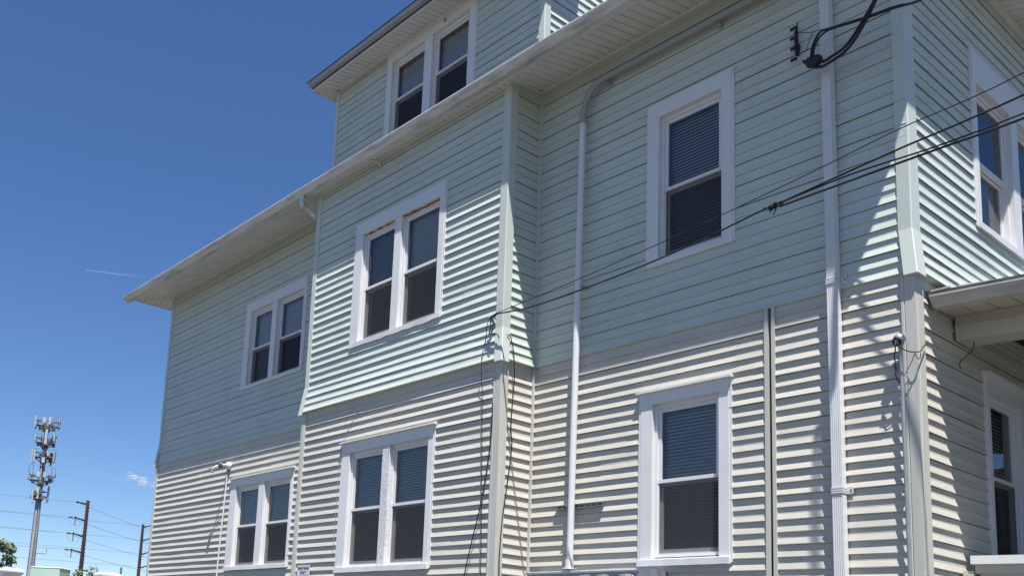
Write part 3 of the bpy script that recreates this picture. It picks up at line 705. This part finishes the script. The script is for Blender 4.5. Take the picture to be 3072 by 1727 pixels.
# ------------------------------------------------------------------ insulator rack and upper cables
t = empty('insulator_rack', (-.81, -.02, 6.9), 'black iron spool rack with grey insulators high on the mint wall', 'insulator rack')
mb = MB(); mb.tube([(-.808, -.045, 7.27), (-.818, -.05, 7.17)], [.003, .011], m_black, 6); mb.box((-.838, -.05, 7.05), (-.818, -.02, 7.19), m_black); mb.prism([(-.85, -.05, 7.05), (-.80, -.05, 7.05), (-.80, -.02, 7.05), (-.85, -.02, 7.05)], [(-.83, -.05, 6.95), (-.81, -.05, 6.95), (-.81, -.02, 6.95), (-.83, -.02, 6.95)], m_black); obj('back_strap', mb, t)
for z in (7.213, 7.12, 7.02, 6.912):
    mb = MB(); mb.box((-.872, -.062, z-.013), (-.815, -.05, z+.013), m_black); obj('arm', mb, t)
for c in ((-.765, -.12, 7.06), (-.715, -.12, 6.84)):
    mb = MB(); mb.lathe(c, (.2, 0, 1), [(0, .0), (0, .030), (.012, .036), (.022, .024), (.032, .036), (.045, .034), (.055, .018), (.055, 0)], m_porcelain, 14); obj('insulator', mb, t)
def cable(name, paths, r, label, cat='cable', group=None, k=6, m=None):
    mb = MB()
    for i, p in enumerate(paths): mb.tube(spline(p, k), r[i] if isinstance(r, (list, tuple)) else r, m or m_black, 7)
    return obj(name, mb, None, label, cat, group)
A = [(-.711, -.14, 6.796), (-.653, -.16, 6.718), (-.591, -.18, 6.665), (-.536, -.2, 6.63), (-.463, -.22, 6.613), (-.273, -.26, 6.636), (-.101, -.34, 6.728), (.039, -.42, 6.838), (.148, -.5, 6.941), (.5, -.8, 7.15), (2.0, -2.0, 7.6), (14, -11, 9.6)]
B = [(-.539, -.2, 6.676), (-.483, -.21, 6.658), (-.43, -.22, 6.662), (-.287, -.25, 6.679), (-.11, -.34, 6.763), (.026, -.42, 6.845), (.123, -.5, 6.955), (.47, -.8, 7.17), (1.95, -2.0, 7.62), (14, -11, 9.63)]
cable('service_cable', [A, B], [.0125, .0125], 'thick black cable pair looping down off the house corner at the top of the frame')
Cc = [(-.612, -.2, 6.752), (-.6, -.2, 6.84), (-.561, -.21, 6.903), (-.505, -.23, 6.93), (-.402, -.26, 6.896), (-.09, -.34, 6.789), (.167, -.42, 6.704), (.393, -.5, 6.606), (.664, -.6, 6.569), (1.2, -.8, 6.56), (3, -1.6, 6.8), (14, -6, 9)]
Dd = [(-.592, -.2, 6.746), (-.583, -.2, 6.824), (-.542, -.21, 6.886), (-.483, -.23, 6.902), (-.393, -.26, 6.886), (-.09, -.345, 6.775), (.167, -.41, 6.70), (.393, -.51, 6.595), (.664, -.595, 6.56), (1.2, -.79, 6.55), (3, -1.6, 6.79), (14, -6, 8.98)]
cable('service_cable', [Cc, Dd], [.0095, .0095], 'twisted black cable pair running from the splice box out past the mint house corner')
t = empty('splice_box', (-.586, -.2, 6.66), 'black rounded splice lump where the upper cables meet', 'splice')
mb = MB(); mb.lathe((-.65, -.2, 6.712), (1, -.05, -.12), [(0, 0), (.004, .03), (.02, .047), (.07, .05), (.11, .045), (.13, .03), (.136, 0)], m_black, 14); obj('shell', mb, t)
cable('guy_wire', [[(-.752, -.12, 7.098), (-.635, -.16, 7.021), (-.581, -.2, 6.983), (-.504, -.22, 6.953), (-.42, -.25, 6.90)], [(-.581, -.2, 6.983), (-.625, -.18, 6.95), (-.695, -.13, 6.884)]], .0038, 'thin steel tie wire between the insulators and the upper cables', 'wire', m=m_darkmetal)

# ------------------------------------------------------------------ drop cable to the bay corner
cable('drop_cable', [[(-3.99, -.60, 5.145), (-3.894, -.62, 5.156), (-3.327, -.66, 5.089), (-2.359, -.7, 5.09), (-1.49, -.75, 5.124), (-.705, -.8, 5.199), (-.57, -.81, 5.203), (.32, -.9, 5.244), (.747, -.95, 5.247), (1.184, -1.0, 5.261), (1.517, -1.05, 5.296), (4, -1.5, 5.8), (14, -3, 8.0)]], .0075, 'long black drop cable strung from the bay corner across the whole main wall')
cable('drop_cable', [[(-.60, -.81, 5.199), (.007, -.86, 5.206), (.56, -.9, 5.172), (.87, -.95, 5.148), (1.178, -1.0, 5.135), (1.508, -1.05, 5.124), (4, -1.55, 5.5), (14, -3.1, 7.7)]], .0062, 'middle black strand leaving the cable knot to the right')
cable('drop_cable', [[(-.571, -.81, 5.172), (-.108, -.85, 5.162), (.619, -.9, 5.148), (.869, -.95, 5.122), (1.177, -1.0, 5.103), (1.506, -1.05, 5.103), (4, -1.55, 5.45), (14, -3.1, 7.65)]], .0085, 'lowest and thickest black strand leaving the cable knot to the right')
cable('telephone_wire', [[(-3.895, -.62, 5.166), (-2.78, -.70, 5.19), (-1.66, -.745, 5.255), (-.401, -.82, 5.345), (.324, -.9, 5.393), (1.525, -1.05, 5.447), (4, -1.5, 5.9), (14, -3, 8.1)]], .0042, 'single thin black wire strung just above the drop cables', 'wire')
t = empty('cable_knot', (-.61, -.8, 5.18), 'tangled black cable knot hanging in front of the mint wall', 'cable knot')
mb = MB(); r = random.Random(3)
for k in range(9):
    pts = [(-.665+.014*j+r.uniform(-.006, .006), -.81+r.uniform(-.02, .02), 5.185+.0016*j+r.uniform(-.017, .02)) for j in range(9)]
    mb.tube(spline(pts, 3), r.uniform(.0035, .006), m_black, 6)
obj('wrap', mb, t)
mb = MB(); mb.tube(spline([(-.625, -.8, 5.18), (-.64, -.81, 5.165), (-.655, -.81, 5.15)]), .0052, m_black, 6); obj('tail', mb, t)
mb = MB(); mb.tube(spline([(-.604, -.8, 5.172), (-.61, -.81, 5.15), (-.622, -.81, 5.12)]), .0052, m_black, 6); obj('tail', mb, t)
mb = MB(); mb.tube(spline([(-.685, -.80, 5.18), (-.70, -.80, 5.215), (-.715, -.80, 5.21), (-.71, -.8, 5.18)]), .0035, m_black, 6); obj('loop', mb, t)
t = empty('cable_anchor', (-4.0, BY-.03, 5.08), 'steel anchor with porcelain knob and looped wire ends at the bay corner', 'cable anchor')
mb = MB(); mb.lathe((-4.035, BY-.012, 5.12), (0.15, -1, .25), [(0, .01), (.05, .01), (.05, .026), (.062, .03), (.072, .018), (.082, .03), (.095, .026), (.1, 0)], m_steel, 12); obj('knob', mb, t)
mb = MB(); mb.tube(spline([(-4.02, -.6, 5.14), (-3.96, -.61, 5.15), (-3.89, -.62, 5.16)]), .013, m_black, 7); obj('grip', mb, t)
mb = MB(); mb.tube(spline([(-3.985, -.6, 5.147), (-3.965, -.6, 5.05), (-3.99, -.6, 4.985), (-4.04, -.58, 5.01), (-4.052, -.56, 4.99), (-3.99, -.565, 4.965), (-3.93, -.567, 4.95), (-3.895, -.575, 4.9)]), .0055, m_black, 6)
mb.tube(spline([(-4.05, -.565, 5.13), (-4.02, -.58, 5.06), (-4.03, -.575, 5.02), (-4.06, -.57, 4.98)]), .006, m_black, 6); obj('loop', mb, t)
cable('hanging_wire', [[(-4.05, -.57, 5.15), (-4.1, -.56, 5.101), (-4.116, -.555, 4.957), (-4.145, -.565, 4.814), (-4.15, -.575, 4.69), (-4.165, -.55, 4.456), (-4.155, -.54, 4.319), (-4.096, -.54, 3.049), (-4.071, -.54, 2.366), (-4.05, -.54, 1.5)]], .0042, 'thin black wire hanging straight down the bay front from the anchor', 'wire')
cable('hanging_wire', [[(-3.986, -.545, 4.207), (-3.992, -.545, 3.814), (-4.089, -.545, 3.202), (-4.218, -.545, 2.747), (-4.318, -.545, 2.37), (-4.45, -.545, 1.7)]], .0065, 'thicker black wire slanting down the lower bay front to the left', 'wire')
cable('hanging_wire', [[(-3.88, -.468, 4.962), (-3.868, -.423, 4.932), (-3.86, -.381, 4.772), (-3.855, -.367, 4.6), (-3.872, -.348, 4.44), (-3.885, -.359, 3.988), (-3.885, -.336, 3.74), (-3.885, -.399, 3.264), (-3.885, -.438, 2.969), (-3.885, -.462, 2.589), (-3.885, -.457, 2.3), (-3.885, -.46, 1.6)]], .006, 'wavy black wire hanging down the narrow side of the bay', 'wire')
cable('old_wire', [[(-6.44, BY-.02, 4.52), (-6.6, BY-.02, 4.36), (-6.71, BY-.022, 4.2), (-6.77, BY-.03, 4.0), (-6.80, BY-.025, 3.0), (-6.82, BY-.02, 2.7)]], .0035, 'thin pale wire drooping beside the lower bay window', 'wire', m=m_greypvc)

# ------------------------------------------------------------------ service mast at the right corner
t = empty('service_mast', (-.01, -.07, 2.0), 'galvanised conduit mast with a weatherhead beside the beige corner post', 'service mast')
mb = MB(); mb.tube([(-.018, -.065, 4.07), (-.016, -.065, 3.6), (-.006, -.065, 2.3), (0, -.065, .8)], .0145, m_steel, 10); obj('conduit', mb, t)
mb = MB(); mb.lathe((-.018, -.062, 4.06), (0, -.25, 1), [(0, .017), (.03, .02), (.05, .032), (.075, .043), (.1, .042), (.12, .03), (.13, 0)], m_steel, 14); wh = obj('weatherhead', mb, t)
mb = MB(); mb.lathe((-.022, -.095, 4.125), (-.25, -1, -.5), [(0, .02), (.012, .037), (.022, .036), (.022, 0)], m_black, 14); obj('cable_mouth', mb, wh)
for z, x in ((4.0, -.018), (2.95, -.011)):
    mb = MB(); mb.lathe((x, -.065, z), (0, 0, 1), [(0, .0145), (0, .02), (.018, .02), (.018, .0145)], m_steel, 10); mb.box((x-.04, -.05, z), (x-.012, -.016, z+.018), m_steel); obj('strap', mb, t)
mb = MB(); mb.tube(spline([(-.02, -.12, 4.115), (-.006, -.14, 4.09), (.009, -.135, 4.06), (.032, -.12, 4.037), (.065, -.10, 4.02), (.1, -.085, 4.013), (.125, -.06, 4.022), (.128, -.03, 4.06), (.1, .1, 4.12)]), .0048, m_black, 6); obj('wire', mb, t)
mb = MB(); mb.tube(spline([(-.028, -.125, 4.11), (-.025, -.14, 4.075), (-.035, -.12, 4.045), (-.047, -.11, 4.01), (-.046, -.1, 3.959), (-.044, -.1, 3.906), (-.045, -.1, 3.858), (-.039, -.09, 3.82), (-.025, -.07, 3.79)]), .0048, m_black, 6); obj('wire', mb, t)
mb = MB(); mb.tube(spline([(.085, -.07, 4.01), (.05, -.05, 3.95), (.02, -.05, 3.9), (0, -.05, 3.86), (-.02, -.06, 3.85), (-.04, -.05, 3.83), (-.03, -.06, 3.80)]), .003, m_black, 6); mb.tube(spline([(.085, -.07, 4.01), (.105, -.06, 3.965), (.115, -.055, 3.97), (.12, -.05, 4.01)]), .003, m_black, 6); obj('tie_wire', mb, t)
mb = MB(); mb.lathe((-.062, -.014, 3.94), (0, -1, 0), [(0, .03), (.03, .03), (.035, .02), (.035, 0)], m_greypvc, 12); mb.tube(spline([(-.05, -.045, 3.965), (-.08, -.06, 3.965), (-.088, -.05, 3.94), (-.07, -.05, 3.91), (-.055, -.05, 3.87)]), .0035, m_antenna, 6); obj('junction_knob', mb, t)

# ------------------------------------------------------------------ ground, fence, cabinet
mb = MB(); mb.face([(-3000, -3000, 0), (3000, -3000, 0), (3000, 3000, 0), (-3000, 3000, 0)], m_asphalt); obj('ground', mb, None, kind='structure')
t = empty('vinyl_fence', (-3.5, -5.2, 0), 'white vinyl fence with flared post caps at the bottom left', 'fence')
for y in (-6.17, -5.485, -4.80, -4.12):
    x = -3.51 if y < -5 else -3.485
    zc = 1.955 if y < -5 else 1.985
    mb = MB(); mb.box((x-.05, y-.05, 0), (x+.05, y+.05, zc-.03), m_vinylw); p = obj('post', mb, t)
    mb = MB()
    def sq(h, z): return [(x-h, y-h, z), (x+h, y-h, z), (x+h, y+h, z), (x-h, y+h, z)]
    zs_ = [(.053, -.06), (.053, -.03), (.06, -.02), (.075, .0), (.078, .004), (.078, .014), (.07, .022), (.058, .025), (.05, .03)]
    for (h0, za), (h1, zb) in zip(zs_, zs_[1:]): mb.prism(sq(h0, zc-.012+za), sq(h1, zc-.012+zb), m_vinylw, caps=(zb == .03 or za == -.06))
    obj('cap', mb, p)
for a, b in ((-6.12, -5.535), (-5.435, -4.85), (-4.75, -4.17)):
    mb = MB(); mb.box((-3.515, a, .12), (-3.485, b, 1.72), m_vinylw); mb.box((-3.53, a, 1.70), (-3.47, b, 1.78), m_vinylw); mb.box((-3.53, a, .1), (-3.47, b, .2), m_vinylw); obj('panel', mb, t)

mb = MB()
# pale green utility cabinet, fence side, upright
cx, cy = -10.1, -2.95; ang = math.radians(40)
def rp(a, b, z): return (cx+a*math.cos(ang)-b*math.sin(ang), cy+a*math.sin(ang)+b*math.cos(ang), z)
ZC = 2.40
def rect(a, b, z): return [rp(-a, -b, z), rp(a, -b, z), rp(a, b, z), rp(-a, b, z)]
mb.prism(rect(.22, .14, 0), rect(.22, .14, ZC-.012), m_cabinet); mb.prism(rect(.225, .145, ZC-.012), rect(.215, .135, ZC), m_cabinet)
cab = obj('utility_cabinet', mb, None, 'pale mint green metal cabinet rising behind the fence caps', 'cabinet')

# ------------------------------------------------------------------ trees beyond the lot
def tree(name, x, y, h, rad, n, leaf, label, seed, trunk_r=.18, cz=.62, squash=1.0):
    r = random.Random(seed); t = empty(name, (x, y, 0), label, 'tree')
    mb = MB(); mb.tube([(x, y, 0), (x+.05, y, h*.35), (x-.05, y+.05, h*.8)], [trunk_r, trunk_r*.7, trunk_r*.15], m_bark, 8)
    for k in range(9):
        a = r.uniform(0, 6.28); z = h*r.uniform(.3, .75); L = rad*r.uniform(.5, .9)
        mb.tube([(x, y, z), (x+L*.5*math.cos(a), y+L*.5*math.sin(a), z+L*.3), (x+L*math.cos(a), y+L*math.sin(a), z+L*.5)], [trunk_r*.35, trunk_r*.2, trunk_r*.06], m_bark, 6)
    obj('trunk', mb, t)
    mb = MB(); clumps = []
    for k in range(46):
        a = r.uniform(0, 6.28); ph = math.acos(r.uniform(-1, 1)); rr = rad*r.uniform(.45, 1.0)
        clumps.append((x+rr*math.sin(ph)*math.cos(a), y+rr*math.sin(ph)*math.sin(a), h*cz+rr*math.cos(ph)*squash*(h*(1-cz)/rad), r.uniform(.18, .34)*rad))
    for i in range(n):
        c = r.choice(clumps); d = Vector((r.gauss(0, 1), r.gauss(0, 1), r.gauss(0, .8))).normalized()*c[3]*r.random()**.4
        p = Vector(c[:3])+d; nrm = (d.normalized()+Vector((r.uniform(-.8, .8), r.uniform(-.8, .8), r.uniform(-.2, 1)))).normalized()
        u = nrm.orthogonal().normalized(); u.rotate(Matrix.Rotation(r.uniform(0, 6.28), 3, nrm)); v = nrm.cross(u); s = leaf*r.uniform(.6, 1.3)
        mb.face([p-u*s, p-v*s*.45+nrm*s*.1, p+u*s, p+v*s*.45+nrm*s*.1], m_leaf)
    obj('crown', mb, t)
tree('leafy_tree', -54.9, 8.3, 7.7, 1.75, 5200, .15, 'dark green leafy tree rising at the bottom left edge', 5)
tree('leafy_tree', -62.0, 17.4, 5.9, 1.3, 1700, .13, 'low leafy treetop between the pale cabinet and the right fence cap', 8, cz=.72)
tree('small_tree', -82, 21.4, 6.75, .35, 420, .13, 'tiny tufted treetop on a thin stem left of the pale cabinet', 12, trunk_r=.16, cz=.93)
mb = MB(); mb.tube([(-70.6, 23.4, 0), (-70.6, 23.4, 6.5)], [.11, .08], m_darkmetal, 8); mb.tube([(-70.6, 23.1, 5.2), (-70.6, 23.7, 5.2)], .05, m_darkmetal, 6); mb.tube([(-70.6, 23.4, 6.5), (-70.6, 23.4, 6.62)], [.1, .05], m_darkmetal, 8)
obj('thin_pole', mb, None, 'thin bare pole beyond the right fence cap', 'pole')

# ------------------------------------------------------------------ cell tower
TX, TY = -139.6, 38.42
t = empty('cell_tower', (TX, TY, 0), 'grey cell tower with five tiers of white antenna panels', 'cell tower')
mb = MB(); mb.tube([(TX, TY, 0), (TX, TY, 9), (TX, TY, 20), (TX, TY, 31.2)], [.66, .54, .42, .3], m_mast, 12)
for a in (-.9, .1, .9):
    ca = math.atan2(-7.5-TY, 3.19-TX)+a
    mb.tube([(TX+math.cos(ca)*.60, TY+math.sin(ca)*.60, 5), (TX+math.cos(ca)*.36, TY+math.sin(ca)*.36, 27)], .07, m_darkmetal, 5)
for z in range(6, 28, 2): mb.lathe((TX, TY, z), (0, 0, 1), [(0, .5), (0, .62-.012*z), (.08, .62-.012*z), (.08, .4)], m_darkmetal, 12)
obj('mast', mb, t)
va = math.atan2(-7.5-TY, 3.19-TX)     # direction towards the street
def pt(ang, rad, z): return (TX+rad*math.cos(va+ang), TY+rad*math.sin(va+ang), z)
def panel(parent, ang, rad, z0, h, w=.34, m=m_antenna, d=.16):
    c = Vector(pt(ang, rad, z0)); o = Vector((math.cos(va+ang), math.sin(va+ang), 0)); s = Vector((-o.y, o.x, 0))
    pr = [c-s*w/2-o*d/2, c+s*w/2-o*d/2, c+s*w/2+o*d/4, c+s*w/4+o*d/2, c-s*w/4+o*d/2, c-s*w/2+o*d/4]
    b = MB(); b.prism(pr, [p+Vector((0, 0, h)) for p in pr], m)
    b.tube([c-o*.16+Vector((0, 0, -.25)), c-o*.16+Vector((0, 0, h+.15))], .05, m_darkmetal, 6)
    obj('antenna', b, parent)
TIERS = [
 (31.1, 1.85, [(1.45, 30.95, 1.75), (1.2, 31.0, 1.5), (.25, 31.2, 1.2), (-.35, 31.2, 1.0), (-1.35, 30.75, 1.75), (-1.15, 30.75, 1.75), (2.6, 31, 1.5), (3.4, 31, 1.5)]),
 (28.5, 1.6, [(1.5, 28.9, .8), (.9, 28.9, 1.2), (.02, 28.2, 2.3), (-1.2, 28.8, .95), (2.4, 28.4, 1.5), (3.6, 28.4, 1.5)]),
 (26.3, 1.7, [(1.35, 25.8, 1.75), (1.1, 25.8, 1.6), (.5, 26.5, .7), (-.0, 25.4, .8), (-.95, 25.5, 1.8), (-1.5, 25.3, 2.2), (3.0, 25.6, 1.8), (2.4, 25.5, 1.8)]),
 (22.8, 2.0, [(1.5, 23.5, .6), (1.15, 22.9, 1.8), (.3, 23.2, .8), (-.3, 23.2, .8), (-1.35, 23.0, .8), (3.0, 23, 1.5)]),
 (20.5, 1.35, [(1.6, 19.9, 2.2), (1.35, 19.8, 1.9), (-.25, 20.0, 1.8), (-.8, 19.5, 1.9), (3.0, 20, 1.8)]),
]
for z, R_, ants in TIERS:
    mb = MB(); n = 3
    vs = [pt(.55+k*2*math.pi/3-1.6, R_, z) for k in range(3)]
    for dz in (0, .7):
        for a, b in zip(vs, vs[1:]+vs[:1]): mb.tube([(*a[:2], a[2]+dz), (*b[:2], b[2]+dz)], .07, m_darkmetal, 6)
    for a in vs: mb.tube([a, (TX, TY, z-.9)], .07, m_darkmetal, 6); mb.tube([a, (TX, TY, z)], .09, m_darkmetal, 6)
    mb.lathe((TX, TY, z-.9), (0, 0, 1), [(0, .35), (.2, .5), (1.0, .5), (1.2, .35)], m_darkmetal, 10)
    for k in range(10):
        r = random.Random(int(z*10)+k); c = Vector(pt(r.uniform(-3, 3), R_*r.uniform(.5, .85), z+r.uniform(-.3, .6)))
        mb.box(c-Vector((.16, .16, .25)), c+Vector((.16, .16, .25)), m_darkmetal)
    pf = obj('platform', mb, t)
    for a, z0, h in ants: panel(pf, a, R_*(.98 if abs(a) > .6 else .75), z0, h, w=.36 if h > 1 else .45)
mb = MB()
for a in (1.3, .8, -.7, -1.3): c = pt(a, 1.9, 23.4); mb.tube([c, (*c[:2], 25.0)], .04, m_darkmetal, 5)
obj('whip_antenna', mb, t)
mb = MB(); mb.tube([pt(1.57, .5, 12.1), pt(1.57, 1.9, 12.1), pt(1.57, 1.9, 12.9)], .05, m_darkmetal, 5); obj('side_arm', mb, t)

# ------------------------------------------------------------------ transmission poles and lines
def txpole(x, y, h, arms, dirv, label, topw, basew, jump):
    t = empty('power_pole', (x, y, 0), label, 'power pole')
    mb = MB(); mb.tube([(x, y, 0), (x, y, h)], [basew, topw], m_corten, 10)
    z = 1.0
    while z < h: mb.box((x-.03, y-basew*1.25+.1*z/h, z), (x+.03, y+basew*1.25-.1*z/h, z+.05), m_corten); z += .38
    mb.lathe((x, y, h-.9), (0, 0, 1), [(0, topw), (0, topw*1.35), (.55, topw*1.35), (.55, topw), (.85, topw), (.9, 0)], m_corten, 10)
    for zf in (.57, .74): mb.lathe((x, y, h*zf), (0, 0, 1), [(0, topw), (0, topw*1.9), (.1, topw*1.9), (.1, topw)], m_corten, 10)
    obj('shaft', mb, t); d = Vector(dirv)
    for i, (z0, z1, L) in enumerate(arms):
        a = Vector((x, y, z0)); b = a+d*L; b.z = z1
        mb = MB(); mb.tube([a, b], [.12, .07], m_corten, 8); mb.lathe(b, (0, 0, 1), [(-.12, .05), (-.1, .12), (.1, .12), (.12, .05)], m_corten, 8); obj('arm', mb, t)
        if i and jump:
            mb = MB(); e = b+d*.28; mb.tube([e, e+d*.42], .075, m_black, 8); mb.tube([b, e], .025, m_black, 6); mb.tube([b, b+Vector((0, 0, -.85))], [.05, .055], m_darkmetal, 6); obj('insulator', mb, t)
            mb = MB(); q = e+d*.42; c = b+Vector((0, 0, -.85)); mb.tube(spline([q, q-d*.15+Vector((0, 0, -.5)), c+d*.3+Vector((0, 0, .03)), c, c-d*.4+Vector((0, 0, -.03)), c-d*.65+Vector((0, 0, .25))]), .022, m_greypvc, 5); obj('jumper', mb, t)
dl = (-.36, -.93, 0)
txpole(-99.84, 31.04, 15.5, [(15.1, 15.25, 1.12), (13.25, 13.53, 1.15), (11.48, 11.76, 1.18), (9.72, 9.97, 1.2)], dl, 'rust brown steel power pole with four arms reaching left', .17, .30, True)
txpole(-125.0, 48.79, 16.6, [(16.2, 16.55, 1.1), (14.25, 14.7, 1.1), (12.3, 12.72, 1.1), (10.4, 10.8, 1.1)], (.40, .916, 0), 'rust brown steel power pole half hidden behind the left house corner', .17, .31, False)
for (x, y), ds_ in (((-125.0, 48.79), 1),):
    pass
def wire(p, q, sag, label):
    p = Vector(p); q = Vector(q); pts = []
    for i in range(17):
        s = i/16; c = p.lerp(q, s); c.z -= sag*4*s*(1-s); pts.append(c)
    mb = MB(); mb.tube(pts, .02, m_line, 5); obj('power_line', mb, None, label, 'power line', 'power lines strung past the rust brown poles')
tips = [(-100.25, 30.0, 15.25), (-100.5, 29.3, 13.53), (-100.5, 29.25, 11.76), (-100.5, 29.2, 9.97)]
nm = ['topmost', 'second', 'third', 'lowest']
Lz = [16.4, 14.45, 12.5, 10.7]
for i, p in enumerate(tips): wire(p, (-116, -14, Lz[i]+.4), .35, '%s power line running left from the nearer pole' % nm[i])
rz_ = [16.0, 14.1, 12.2, 10.4]
for i, p in enumerate(tips): wire(p, (-124.2, 52.5, rz_[i]-.5), .3, '%s power line running right from the nearer pole' % nm[i])
for i, z in enumerate([16.45, 14.45, 12.5, 10.6]): wire((-125.3, 48.2, z), (-135, -16, z+.9), .5, '%s power line running left from the farther pole' % nm[i])

# ------------------------------------------------------------------ cloud and contrail
def puff(name, c, sx, sy, sz, seed, n, m, label, axis=None):
    r = random.Random(seed); mb = MB()
    for i in range(n):
        f = i/max(1, n-1)
        q = Vector(c)+Vector((sx[0]*(f-.5)*2, sx[1]*(f-.5)*2, sx[2]*(f-.5)*2))+Vector((r.uniform(-1, 1)*sy, r.uniform(-1, 1)*sy, r.uniform(-1, 1)*sz))
        R_ = sy*r.uniform(.6, 1.1)
        nn = 12
        rings = [[(q.x+R_*math.sin(math.pi*a/8)*math.cos(2*math.pi*b/nn), q.y+R_*math.sin(math.pi*a/8)*math.sin(2*math.pi*b/nn), q.z+R_*.6*math.cos(math.pi*a/8)) for b in range(nn)] for a in range(1, 8)]
        k = mb.mi(m); base = len(mb.v)
        for rg in rings: mb.v += rg
        for a in range(6):
            for b in range(nn):
                mb.f.append((base+a*nn+b, base+(a+1)*nn+b, base+(a+1)*nn+(b+1) % nn, base+a*nn+(b+1) % nn)); mb.m.append(k); mb.smooth.append(True)
    return obj(name, mb, None, label, 'cloud')
m_cloud = cloudmat('cloud_vapour', 0.34, 0.10)
puff('cloud', (-731, 309, 122.5), (3.0, 9.0, -3.6), 4.0, 2.5, 3, 16, m_cloud, 'small wispy white cloud just left of the house corner')
m_trail = cloudmat('trail_vapour', .38, 0.0005)
mb = MB(); mb.tube([(-2834, 967, 1099), (-2815, 1017, 1101.5), (-2795, 1070, 1104), (-2772, 1131, 1107.5)], [1.3, 1.8, 1.4, 0.3], m_trail, 10); obj('contrail', mb, None, 'faint straight white contrail in the blue sky left of the house', 'contrail')
